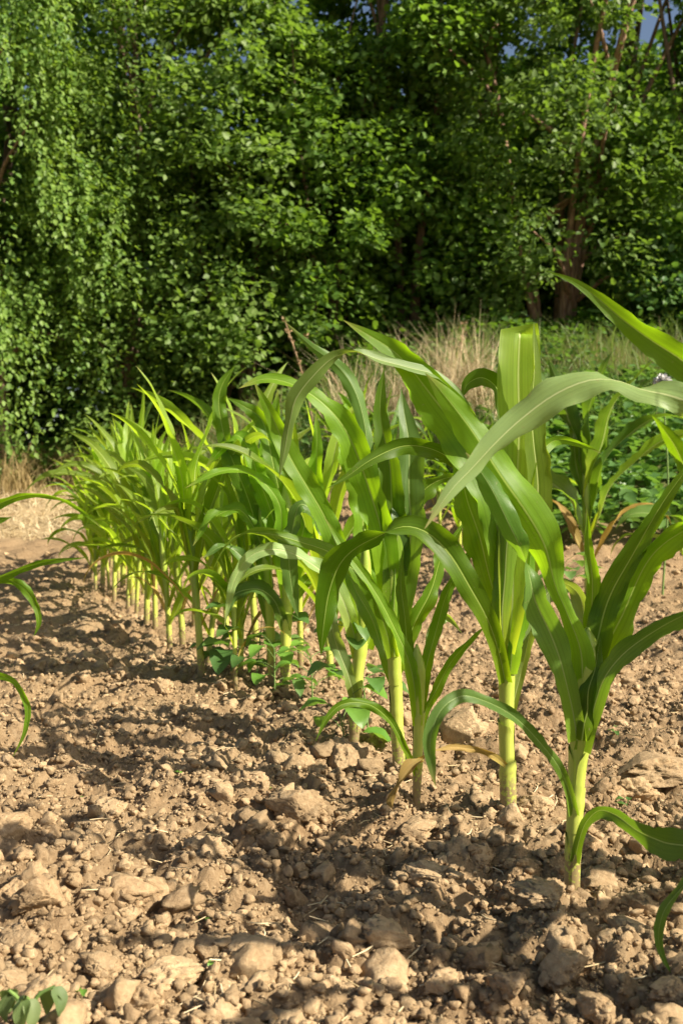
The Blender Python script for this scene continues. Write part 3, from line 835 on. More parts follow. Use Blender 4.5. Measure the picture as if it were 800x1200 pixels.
photo_leaf(p4, Y, [(462, 770, -.018, 18), (461, 720, -.02, 26), (463, 670, -.018, 26), (466, 620, -.01, 18), (468, 585, -.005, 0)], 'leaf_bright', conc=-1, curl0=2.6, curl1=1.4, seed=25, wave=.01, wob=0.3)

# ---- plant with the bean at its foot
p5, Y = plant_root(414, 862, 'maize plant with a twining bean plant round its foot')
photo_stalk(p5, Y, [(414, 870, 0, 13), (415, 855, 0, 14), (418, 800, 0, 14), (423, 750, 0, 16), (427, 700, 0, 18), (428, 660, 0, 14), (427, 620, 0, 2)])
photo_leaf(p5, Y, [(419, 832, -.010, 14), (411, 802, -.02, 17), (399, 768, -.03, 20), (388, 728, -.035, 18), (385, 690, -.04, 10), (390, 655, -.04, 0)], 'leaf_pale', seed=51)
photo_leaf(p5, Y, [(424, 740, -.01, 24), (410, 680, -.015, 30), (388, 625, -.02, 32), (360, 570, -.03, 33), (332, 518, -.03, 28), (312, 475, -.04, 14), (297, 446, -.05, 0)], conc=1, seed=52, wave=.04)
photo_leaf(p5, Y, [(427, 740, .01, 22), (430, 660, .02, 32), (420, 580, .03, 34), (408, 520, .04, 24), (396, 470, .04, 0)], seed=53)
photo_leaf(p5, Y, [(429, 740, .01, 22), (444, 670, .03, 28), (470, 610, .05, 28), (505, 568, .06, 24, 30), (540, 560, .07, 14, 40), (565, 575, .07, 0)], seed=54)
photo_leaf(p5, Y, [(420, 770, .0, 20), (408, 720, -.02, 22), (382, 674, -.05, 26, 20), (350, 650, -.08, 24, 30), (318, 644, -.11, 18, 20), (292, 654, -.12, 18), (274, 682, -.13, 14), (263, 735, -.13, 0)], 'leaf_pale', seed=55, wave=.07)
photo_leaf(p5, Y, [(430, 760, .012, 20), (440, 720, .02, 24), (448, 670, .02, 26), (452, 610, .03, 22), (446, 560, .03, 0)], seed=56)
photo_leaf(p5, Y, [(421, 740, .012, 22), (402, 668, .03, 28), (378, 610, .04, 30), (352, 590, .03, 22, 20), (340, 640, .02, 26, 20), (342, 690, .02, 20), (350, 725, .02, 0)], 'leaf_blue', seed=57)

# ---- clump of three with the long arching leaves
p6, Y = plant_root(334, 800, 'maize plant at the near end of the crowded part, broad weed leaf at its foot')
photo_stalk(p6, Y, [(334, 806, 0, 10), (334, 790, 0, 12), (335, 740, 0, 13), (336, 690, 0, 15), (337, 640, 0, 20), (336, 590, 0, 18), (335, 560, 0, 3)])
photo_leaf(p6, Y, [(336, 700, -.01, 20), (330, 640, -.02, 22), (326, 590, -.04, 18, 20), (306, 562, -.06, 16, 30), (280, 550, -.09, 16, 30), (248, 556, -.12, 11, 20), (217, 572, -.14, 0)], seed=61, wave=.04)
photo_leaf(p6, Y, [(336, 690, 0, 20), (322, 620, 0, 26), (304, 560, 0, 28), (290, 524, .0, 22), (276, 510, .0, 18, 40), (258, 528, .0, 16, 150), (241, 548, .0, 0, 150)], 'leaf', seed=62)
photo_leaf(p6, Y, [(337, 680, .01, 18), (330, 600, .02, 26), (318, 530, .02, 26), (304, 490, .02, 22), (286, 476, .02, 14, 20), (266, 466, .02, 0)], seed=63)
photo_leaf(p6, Y, [(338, 700, .01, 18), (352, 640, .01, 24), (366, 580, 0, 26), (372, 530, 0, 18), (370, 480, 0, 0)], seed=64)
photo_leaf(p6, Y, [(335, 740, -.01, 14), (322, 705, -.03, 18), (300, 690, -.06, 22, 20), (276, 696, -.08, 20), (264, 725, -.09, 0)], 'leaf_blue', seed=65, wave=.08)
photo_leaf(p6, Y, [(336, 720, .01, 16), (350, 690, .03, 18), (372, 675, .05, 18, 30), (390, 700, .06, 14, 10), (394, 735, .06, 0)], seed=66)

p7, Y = plant_root(318, 797, 'slim maize plant touching its left neighbour at the near end of the crowded part')
photo_stalk(p7, Y, [(318, 803, 0, 9), (318, 780, 0, 10), (316, 720, 0, 11), (312, 660, 0, 14), (308, 600, 0, 12), (306, 575, 0, 2)])
photo_leaf(p7, Y, [(314, 690, 0, 16), (300, 620, 0, 24), (282, 560, .0, 26), (262, 510, .01, 22), (256, 470, .02, 20), (262, 448, .02, 14), (276, 428, .02, 0)], seed=71)
photo_leaf(p7, Y, [(313, 690, -.01, 16), (302, 630, -.02, 18), (280, 596, -.05, 18, 30), (246, 610, -.09, 16, 30), (226, 640, -.11, 0)], seed=72)
photo_leaf(p7, Y, [(310, 670, .0, 16), (306, 600, .02, 24), (310, 540, .03, 26), (320, 495, .03, 20), (326, 455, .03, 0)], seed=73)
photo_leaf(p7, Y, [(316, 730, 0, 14), (304, 690, -.02, 16), (286, 655, -.04, 18, 20), (262, 640, -.06, 16, 30), (236, 655, -.08, 0)], 'leaf_blue', seed=74)

# ---- plant outside the frame on the right whose leaves reach in
p0 = empty('maize_plant', (0.575, 1.36, gz(0.575, 1.36)), 'maize plant at right edge reaching in with long pale arching leaves', 'maize plant', 'maize plants of the front row')
photo_stalk(p0, 1.36, [(907, 1130, 0, 22), (907, 1100, 0, 24), (906, 950, 0, 24), (905, 800, 0, 34), (905, 680, 0, 36), (905, 560, 0, 4)])
photo_leaf(p0, 1.36, [(905, 720, -.01, 40), (890, 600, -.01, 50), (862, 520, -.01, 50), (826, 480, 0, 46), (790, 468, .01, 46, 20), (752, 461, .015, 38, 60), (722, 449, .02, 34, 62), (690, 447, .02, 42, 22), (650, 461, .02, 48, 2), (612, 488, .02, 40, -10), (578, 522, .015, 30, -30), (552, 550, .01, 24, -20), (528, 575, .0, 18), (497, 620, -.01, 0)], 'leaf_pale', conc=-1, curl0=2.0, curl1=.5, seed=81, wave=.04, label='long pale leaf arching across to the left')
photo_leaf(p0, 1.36, [(905, 740, .01, 36), (895, 620, .02, 50), (872, 520, .03, 54), (838, 462, .03, 52), (800, 424, .03, 44), (762, 397, .03, 34), (726, 371, .03, 24), (694, 345, .03, 14), (668, 328, .03, 7), (638, 317, .03, 0)], 'leaf', conc=1, curl0=2.0, seed=82, wave=.03)
photo_leaf(p0, 1.36, [(906, 900, -.012, 20), (890, 905, -.03, 22), (860, 940, -.06, 22), (826, 1000, -.08, 22, 20), (797, 1042, -.09, 20, 15), (778, 1068, -.09, 15), (771, 1096, -.09, 11), (776, 1122, -.09, 7), (790, 1146, -.09, 0)], 'leaf_blue', seed=83)
photo_leaf(p0, 1.36, [(905, 760, .012, 34), (925, 640, .03, 48), (960, 540, .05, 50), (1010, 470, .07, 40), (1060, 440, .08, 0)], seed=84)
photo_leaf(p0, 1.36, [(905, 820, .0, 30), (930, 720, -.02, 44), (980, 640, -.06, 46), (1050, 600, -.1, 36), (1120, 620, -.12, 0)], seed=85)
photo_leaf(p0, 1.36, [(905, 840, .014, 26), (895, 760, .05, 36), (880, 690, .12, 40), (870, 650, .2, 34), (860, 660, .3, 20), (850, 690, .36, 0)], seed=86)

# two more of the row towards the camera, beyond the right edge: their shade falls on the foreground
free_plant(0.80, 1.06, 0.92, 501, 'maize plant beyond the right edge nearest the camera', 'maize plants of the front row', 10, az=1.9)
free_plant(0.98, 1.42, 0.86, 502, 'maize plant beyond the right edge behind its neighbour', 'maize plants of the front row', 9, az=0.4)

# ---- plant outside the left edge
pq = empty('maize_plant', (-1.16, 2.9, gz(-1.16, 2.9)), 'maize plant at left edge reaching in with thin arching leaf tips', 'maize plant', 'maize plants of the left row')
photo_stalk(pq, 2.9, [(-80, 872, 0, 10), (-80, 850, 0, 11), (-80, 760, 0, 11), (-79, 690, 0, 15), (-78, 640, 0, 14), (-78, 610, 0, 2)])
photo_leaf(pq, 2.9, [(-79, 700, 0, 14), (-68, 650, -.02, 18), (-40, 612, -.04, 18, 20), (-5, 592, -.06, 15, 30), (32, 580, -.08, 11, 40), (70, 584, -.09, 8, 40), (100, 602, -.1, 6, 20), (121, 620, -.1, 0)], seed=91, wave=.03)
photo_leaf(pq, 2.9, [(-79, 730, 0, 14), (-60, 702, -.03, 16), (-25, 684, -.05, 16, 20), (12, 672, -.07, 13, 30), (55, 659, -.09, 9, 30), (104, 653, -.1, 0)], 'leaf', seed=92, wave=.03)
photo_leaf(pq, 2.9, [(-79, 740, .01, 14), (-60, 710, .03, 16), (-30, 686, .05, 18, 20), (0, 677, .06, 16, 25), (26, 688, .07, 14, 10), (42, 710, .07, 10), (46, 730, .07, 7), (40, 746, .07, 0)], 'leaf', seed=93)
photo_leaf(pq, 2.9, [(-79, 690, .0, 16), (-64, 640, .01, 18), (-38, 618, .01, 18), (-8, 612, .01, 14, 20), (14, 606, .01, 0)], 'leaf', seed=94)
photo_leaf(pq, 2.9, [(-79, 690, .0, 16), (-96, 600, .01, 22), (-120, 540, .01, 20), (-160, 520, .01, 0)], 'leaf', seed=95)
pr = empty('maize_plant', (-0.98, 2.28, gz(-0.98, 2.28)), 'maize plant at left edge with one narrow leaf hanging over bare soil', 'maize plant', 'maize plants of the left row')
photo_stalk(pr, 2.28, [(-116, 893, 0, 12), (-116, 870, 0, 13), (-116, 800, 0, 13), (-115, 740, 0, 16), (-114, 690, 0, 3)])
photo_leaf(pr, 2.28, [(-116, 860, 0, 12), (-90, 825, -.02, 14), (-50, 798, -.04, 14, 20), (-10, 790, -.05, 12, 30), (18, 800, -.06, 10, 20), (32, 826, -.06, 9), (30, 856, -.06, 6), (14, 890, -.06, 0)], 'leaf', seed=96)
photo_leaf(pr, 2.28, [(-115, 800, 0, 16), (-130, 720, .02, 22), (-170, 660, .03, 20), (-220, 660, .04, 0)], 'leaf', seed=97)
photo_leaf(pr, 2.28, [(-115, 780, 0, 16), (-105, 690, .02, 22), (-90, 620, .06, 20), (-96, 560, .08, 0)], 'leaf', seed=98)

# ---- the crowded far part of the front row
row_r = random.Random(21)
FAR = [  # (px, py of the foot, height, label)
    (282, 792, 0.86, 'slender maize plant with its pale foot beside a broad leaved weed'),
    (276, 800, 0.55, 'small maize shoot between two taller plants at the crowded near end'),
    (244, 782, 0.84, 'maize plant with bright pale stalk in front of a reddish dry leaf'),
    (236, 792, 0.92, 'tall maize plant with pale double banded stalk, front of the crowded part'),
    (214, 752, 0.92, 'maize plant with clean pale stalk right of an equally pale stalk'),
    (199, 758, 0.95, 'maize plant with clean pale stalk left of an equally pale stalk'),
    (182, 736, 0.93, 'slim maize plant with yellow stalk in the crowded part'),
    (172, 730, 0.92, 'maize plant with one leaf hanging straight down to the soil'),
    (266, 752, 0.92, 'maize plant half hidden behind the crowded front stalks'),
    (300, 760, 0.96, 'tall maize plant standing behind the near end of the crowded part'),
    (228, 730, 0.96, 'maize plant at the back of the crowded part, upright tip above the rest'),
    (160, 718, 0.9, 'maize plant where the crowded part thins out'),
    (150, 712, 0.88, 'leaning maize plant where the crowded part thins out'),
    (134, 700, 0.88, 'maize plant standing a little apart on open soil'),
    (128, 692, 0.84, 'short maize plant on open soil near the far end'),
    (352, 778, 0.98, 'maize plant standing behind the two slim plants at the near end of the crowded part'),
    (388, 800, 0.95, 'maize plant half hidden behind the plant with the twining bean'),
    (112, 690, 0.84, 'maize plant with a leaf drooping to the left near the far end'),
]
for k, (px, py, h, lab) in enumerate(FAR):
    g = ground_at(px, py)
    free_plant(g.x, g.y, h * row_r.uniform(0.80, 0.99), 300 + k, lab, 'maize plants of the front row', 10 if h > 0.6 else 6, az=row_r.uniform(-1.3, 1.3), width=0.062)
for k in range(11):
    yy = 5.1 + k * 0.15 + row_r.uniform(-0.12, 0.12)
    xx = 0.27 - 0.425 * (yy - 1.9) + row_r.uniform(-0.18, 0.18) + 0.2
    free_plant(xx, yy, row_r.uniform(0.70, 1.0), 340 + k, 'small distant maize plant in the dense far end of the front row', 'maize plants in the far end of the front row', 10, az=row_r.uniform(-1.3, 1.3), width=0.062)

# ---- second row, behind on the right
SEC = [(1.25, 5.2, 1.18, 'bluish green maize plant standing by itself before the weed bed'),
       (0.98, 5.75, 0.80, 'low maize plant left of the bluish green one in the back row'),
       (1.72, 5.0, 0.9, 'maize plant in the back row at the right edge of the photo')]
for k, (xx, yy, h, lab) in enumerate(SEC):
    free_plant(xx, yy, h, 400 + k, lab, 'maize plants of the back row', 9, az=row_r.uniform(-0.5, 0.5), blue=0.85 if k == 0 else 0.5, width=0.115)
for k in range(11):
    yy = 6.1 + k * 0.2
    xx = 1.18 - 0.425 * (yy - 5.3) + row_r.uniform(-0.08, 0.08)
    free_plant(xx, yy, row_r.uniform(0.72, 0.95), 420 + k, 'maize plant of the back row seen between the front plants', 'maize plants of the back row seen between the front plants', 8, az=row_r.uniform(-0.7, 0.7), blue=0.4)


# ================================================================ WEEDS
def oval_leaf(parent, base, az, elev, L, w, mat, name='leaf', heart=False, droop=0.0, seed=0):
    """broad weed leaf with folded midrib"""
    r = random.Random(seed)
    n, us = 12, np.array([-1, -0.6, 0, 0.6, 1.0])
    V = []
    e = elev
    d = np.array([math.cos(az), math.sin(az), 0.0]); s = np.array([-math.sin(az), math.cos(az), 0.0])
    p = np.array(base, float)
    for i in range(n):
        t = i / (n - 1)
        ee = e - droop * t
        dv = d * math.cos(ee) + np.array([0, 0, math.sin(ee)])
        nv = np.cross(s, dv); nv = nv if nv[2] > 0 else -nv
        if i: p = p + dv * L / (n - 1)
        ww = w * (math.sin(math.pi * t ** (0.62 if heart else 0.8)) ** 0.75 if 0 < t < 1 else 0.02)
        for u in us:
            V.append(p + s * ww * 0.5 * u + nv * ww * (0.16 * abs(u) + 0.05 * math.sin(9 * t + u * 3 + r.random())))
    m = len(us)
    i = (np.arange(n - 1)[:, None] * m + np.arange(m - 1)[None, :]).ravel()
    me = mesh_np(name, np.array(V), np.stack([i, i + 1, i + m + 1, i + m], 1), True, {'tint': np.full(n * m, r.random())})
    return link(name, me, M[mat], parent)


def weed(name, cat, px, py, label, h, n, size, mat='weed', heart=False, seed=0, spread=0.6, group=None, lift=0.0):
    r = random.Random(seed)
    g = ground_at(px, py)
    z = float(ground_full(np.array([g.x]), np.array([g.y]))[0]) - 0.004
    root = empty(name, (g.x, g.y, z), label, cat, group)
    lx, ly = r.uniform(-.3, .3) * h, r.uniform(-.3, .3) * h
    C = spline([(0, 0, -0.01), (lx * .3, ly * .3, h * .4), (lx, ly, h)], 12)
    tube_obj('stem', C, np.linspace(0.0022, 0.0012, 12) * (0.6 + size * 8), M['greenstem'], root, 6)
    for k in range(n):
        t = (k + 0.5) / n
        c = C[min(11, int(4 + t * 7.9))]
        a = k * 2.4 + r.uniform(-.5, .5)
        pl = h * spread * r.uniform(.5, 1.1)
        e = r.uniform(.2, .9)
        tip = c + np.array([math.cos(a) * pl * math.cos(e), math.sin(a) * pl * math.cos(e), pl * math.sin(e)])
        if pl > 0.012:
            tube_obj('leaf_stalk', np.array([c, (c + tip) / 2 + np.array([0, 0, .1 * pl]), tip]), np.array([.0011, .001, .0008]), M['greenstem'], root, 5)
        oval_leaf(root, tip, a, r.uniform(-.2, .4), size * r.uniform(.8, 1.2), size * r.uniform(.6, .8) * (1.15 if heart else .8), mat, heart=heart, droop=r.uniform(.4, 1.1), seed=seed * 50 + k)
    return root


weed('bean_plant', 'bean plant', 432, 852, 'bean plant with rounded green leaves twining round a maize foot', 0.25, 13, 0.070, 'weed', True, 3, 0.34)
weed('bean_plant', 'bean plant', 404, 858, 'low bean plant spreading yellowish leaves left of the maize foot', 0.09, 6, 0.075, 'seedling', True, 4, 0.9)
weed('broadleaf_weed', 'weed', 300, 794, 'broad leaved weed between the slender stalks of the crowded part', 0.20, 13, 0.08, 'weed', True, 5, 0.6)
weed('broadleaf_weed', 'weed', 270, 792, 'broad leaved weed with wide dark leaf spreading to the left', 0.08, 6, 0.10, 'weed', True, 6, 0.9)
weed('broadleaf_weed', 'weed', 366, 818, 'pale green weed between the twining bean and the crowded part', 0.12, 9, 0.06, 'seedling', True, 11, 0.6)
weed('broadleaf_weed', 'weed', 322, 806, 'yellowish green weed in front of the two slim plants', 0.13, 10, 0.065, 'seedling', True, 12, 0.6)
weed('broadleaf_weed', 'weed', 252, 786, 'small bright weed between two pale stalks of the crowded part', 0.08, 7, 0.05, 'weed', True, 13, 0.7)
weed('broadleaf_weed', 'weed', 346, 808, 'low weed with flat bright leaf near the crowded part', 0.045, 4, 0.07, 'weed', False, 7, 0.8)
weed('broadleaf_weed', 'weed', 668, 720, 'leafy weed at the foot of the bluish green maize plant', 0.22, 14, 0.075, 'weed', True, 8, 0.6)
weed('broadleaf_weed', 'weed', 735, 938, 'small dark green weed beside nearest maize plant', 0.02, 5, 0.022, 'weed', False, 9, 0.6)
weed('broadleaf_weed', 'weed', 720, 862, 'tiny flat weed on the soil behind nearest maize plant', 0.012, 4, 0.022, 'weed', False, 10, 0.8)
SEEDL = [(96, 918, 'two leaved bright seedling in sunlit strip far left'), (36, 920, 'thin upright bright seedling at the left edge'),
         (240, 1064, 'pale wispy seedling at the end of the dark shadow band'), (244, 1126, 'short green seedling between two large clods'),
         (98, 1146, 'upright green seedling beside the sharp cornered clod'), (312, 918, 'thin grasslike seedling behind large squarish clod'),
         (210, 914, 'low seedling in the sunlit strip')]
for k, (px, py, lab) in enumerate(SEEDL):
    weed('seedling', 'seedling', px, py, lab, 0.014, 3, 0.014, 'seedling', False, 20 + k, 0.5, 'seedlings sprouting on the bare soil')
# wilted weed at the bottom left
g = ground_at(36, 1200)
wr = empty('wilted_weed', (g.x, g.y, g.z + 0.01), 'wilted weed with limp hanging grey green leaves in bottom left corner', 'weed')
for k, (tx, ty, lx) in enumerate([(64, 1156, .5), (10, 1160, 2.9), (30, 1168, 4.4)]):
    b = np.array(at(tx, ty, g.y - .015 * k)) - np.array(wr.location)
    a = np.array([0, 0, -.015])
    C = spline([a, (a + b) / 2 + np.array([-.006 + .004 * k, 0, .012]), b], 10)
    tube_obj('stem', C, np.linspace(.0032, .0018, 10), M['greenstem'], wr, 7)
    for q in range(3):
        oval_leaf(wr, C[-1 - q], lx + (q - 1) * 1.1, -0.75, .034, .020, 'weed_wilt', heart=True, droop=1.0, seed=70 + k * 5 + q)


# leaf clouds (used for weeds bed, undergrowth and tree crowns)
TPL = np.array([[0, 0, 0], [0.28, 0.36, 0.07], [0.66, 0.30, 0.05], [1.0, 0, -0.10], [0.66, -0.30, 0.05], [0.28, -0.36, 0.07]])


def leaf_cloud(P, A, Nv, L, wid=1.0):
    A = norm(A); S = norm(np.cross(A, Nv)); N2 = np.cross(S, A)
    T = TPL.copy(); T[:, 1] *= wid
    V = P[:, None, :] + L[:, None, None] * (T[None, :, 0, None] * A[:, None, :] + T[None, :, 1, None] * S[:, None, :] + T[None, :, 2, None] * N2[:, None, :])
    b = (np.arange(len(P)) * 6)[:, None]
    F = np.concatenate([b + np.array([[0, 1, 2, 3]]), b + np.array([[0, 3, 4, 5]])])
    return V.reshape(-1, 3), F


def blades(x, y, z, h, lean, wid, r, n=5):
    """curved grass blades"""
    k = len(x)
    az = r.uniform(0, 2 * math.pi, k)
    t = np.linspace(0, 1, n)
    dirx, diry = np.cos(az), np.sin(az)
    fa = r.uniform(0, 2 * math.pi, k)
    sx, sy = np.cos(fa), np.sin(fa)
    cx = x[:, None] + dirx[:, None] * lean[:, None] * t ** 2
    cy = y[:, None] + diry[:, None] * lean[:, None] * t ** 2
    cz = z[:, None] + h[:, None] * (t - 0.25 * t ** 3 * (lean / h)[:, None].clip(0, 1.5))
    w = wid[:, None] * (1 - t ** 1.5 * 0.9) * 0.5
    V = np.stack([np.stack([cx - sx[:, None] * w, cy - sy[:, None] * w, cz], -1), np.stack([cx + sx[:, None] * w, cy + sy[:, None] * w, cz], -1)], 2)
    b = (np.arange(k) * n * 2)[:, None]
    F = np.concatenate([b + np.array([[2 * i, 2 * i + 1, 2 * i + 3, 2 * i + 2]]) for i in range(n - 1)])
    return V.reshape(-1, 3), F, n * 2


def grass(name, label, cat, mat, xs, ys, hmin, hmax, lean, wid, seed):
    r = np.random.default_rng(seed)
    z = ground_macro(xs, ys) - 0.02
    k = len(xs)
    h = r.uniform(hmin, hmax, k)
    V, F, per = blades(xs, ys, z, h, h * r.uniform(0.05, lean, k), wid * r.uniform(0.7, 1.3, k), r)
    me = mesh_np(name, V, F, True, {'tint': np.repeat(r.uniform(0, 1, k), per)})
    o = link(name, me, M[mat]); tag(o, label, cat, None, 'stuff')


r = np.random.default_rng(55)


def clumps(n, per, x0, x1, y0, y1, rad):
    cx = r.uniform(x0, x1, n); cy = r.uniform(y0, y1, n)
    return (np.repeat(cx, per) + r.normal(0, rad, n * per)), (np.repeat(cy, per) + r.normal(0, rad, n * per))


# mown dry grass at the far left end of the field
xs, ys = r.uniform(-7, -0.9, 15000), r.uniform(7.8, 10.6, 15000)
grass('mown_grass', 'short dry straw coloured grass beyond the end of the field', 'grass', 'straw', xs, ys, 0.03, 0.11, 3.5, 0.011, 1)
xs, ys = clumps(70, 45, -6, 0.0, 10.0, 11.0, 0.12)
grass('dry_grass', 'dry grass under the trees beyond the straw patch', 'grass', 'drygrass', xs, ys, 0.2, 0.55, 0.8, 0.009, 2)
# tall dry grasses on the bank
xs, ys = clumps(10, 90, 0.75, 1.30, 8.4, 8.9, 0.05)
x2, y2 = clumps(6, 70, 0.0, 0.75, 8.3, 9.0, 0.06)
xs = np.concatenate([xs, x2]); ys = np.concatenate([ys, y2])
grass('tall_dry_grass', 'tall bleached dry grass tufts on the bank behind the maize', 'grass', 'straw', xs, ys, 0.35, 1.12, 0.75, 0.007, 3)
xs, ys = clumps(12, 50, -0.2, 1.25, 8.0, 9.0, 0.09)
grass('short_dry_grass', 'short reddish dry grass low on the bank', 'grass', 'drygrass', xs, ys, 0.2, 0.55, 1.0, 0.007, 6)
xs, ys = clumps(22, 60, 1.9, 4.4, 9.2, 10.2, 0.14)
grass('brown_grass', 'brownish feathery grass on the right of the bank', 'grass', 'drygrass', xs, ys, 0.25, 0.55, 0.9, 0.005, 4)
xs, ys = clumps(230, 40, -1.5, 6.0, 7.9, 10.6, 0.13)
grass('bank_grass', 'green grass growing over the bank', 'grass', 'greengrass', xs, ys, 0.2, 0.62, 1.1, 0.012, 5)


def weed_mass(name, label, n, x0, x1, y0, y1, hmax, size, mat, seed):
    r = np.random.default_rng(seed)
    x = r.uniform(x0, x1, n); y = r.uniform(y0, y1, n)
    top = hmax * (0.35 + 0.65 * vnoise(x * 2.2, y * 2.2, seed))
    z = ground_macro(x, y) + top * r.uniform(0.05, 1, n) ** 0.6
    az = r.uniform(0, 6.283, n)
    A = np.stack([np.cos(az), np.sin(az), r.uniform(-0.7, 0.4, n)], 1)
    Nv = np.stack([r.normal(0, .45, n), r.normal(0, .45, n), np.ones(n)], 1)
    V, F = leaf_cloud(np.stack([x, y, z], 1), A, Nv, size * r.uniform(.6, 1.4, n))
    me = mesh_np(name, V, F, True, {'tint': np.repeat(r.uniform(0, 1, n), 6)})
    o = link(name, me, M[mat]); tag(o, label, 'weeds', None, 'stuff')


weed_mass('weed_bed', 'green leafy weeds covering the ground beyond the bare soil on the right', 7000, 0.85, 4.6, 6.6, 9.3, 0.46, 0.095, 'weed', 61)
weed_mass('bank_weeds', 'mixed leafy weeds growing among the dry grass on the bank', 3000, -0.8, 2.4, 8.2, 10.3, 0.5, 0.07, 'weed', 63)
weed_mass('undergrowth', 'dark leafy undergrowth at the foot of the trees', 9000, -7.0, 6.5, 10.4, 11.8, 0.6, 0.09, 'alder', 62)  # darker tree leaf material stands in for the shade under the trees

# white flower head over the weeds
gx, gy = 1.69, 5.4
fz = EYE + 112 / FPX * gy
fl = empty('white_flower', (gx, gy, gz(gx, gy)), 'single round white flower head standing above the weeds', 'flower')
fh = fz - gz(gx, gy)
tube_obj('stem', spline([(0, 0, 0), (.03, 0, fh * .5), (0, 0, fh)], 12), np.linspace(.006, .004, 12), M['greenstem'], fl, 6)
rr = np.random.default_rng(3)
d = norm(rr.normal(size=(160, 3))); d[:, 2] = np.abs(d[:, 2]) * .8 - .15
V, F = leaf_cloud(np.array([0, 0, fh]) + d * .012, d, norm(rr.normal(size=(160, 3))), rr.uniform(.030, .044, 160), .9)
link('flower_head', mesh_np('flower_head', V, F, True), M['white'], fl)

# straw bits on the soil
n = 700
y = 0.95 + 3.6 * r.uniform(0, 1, n) ** 1.4; x = r.uniform(-1, 1, n) * (0.4 * y)
z = ground_full(x, y) + .004
L = r.uniform(.015, .06, n); az = r.uniform(0, 6.28, n); el = r.normal(0, .22, n)
VV = []
FF = []
for k in range(n):
    dd = np.array([math.cos(az[k]) * math.cos(el[k]), math.sin(az[k]) * math.cos(el[k]), math.sin(el[k])]) * L[k]
    c = np.array([x[k], y[k], z[k]])
    b = np.array([-dd[1], dd[0], 0]) * r.normal(0, .12)
    V, F = tube_vf(np.array([c - dd / 2, c + b, c + dd / 2]), np.array([.0009, .0011, .0006]) * r.uniform(.7, 1.4), 5)
    VV.append(V); FF.append(F + 15 * k)
me = mesh_np('straw_litter', np.concatenate(VV), np.concatenate(FF), True, {'tint': np.repeat(r.uniform(0, 1, n), 15)})
o = link('straw_litter', me, M['straw']); tag(o, 'dry straw bits and rootlets scattered on the soil', 'straw', None, 'stuff')


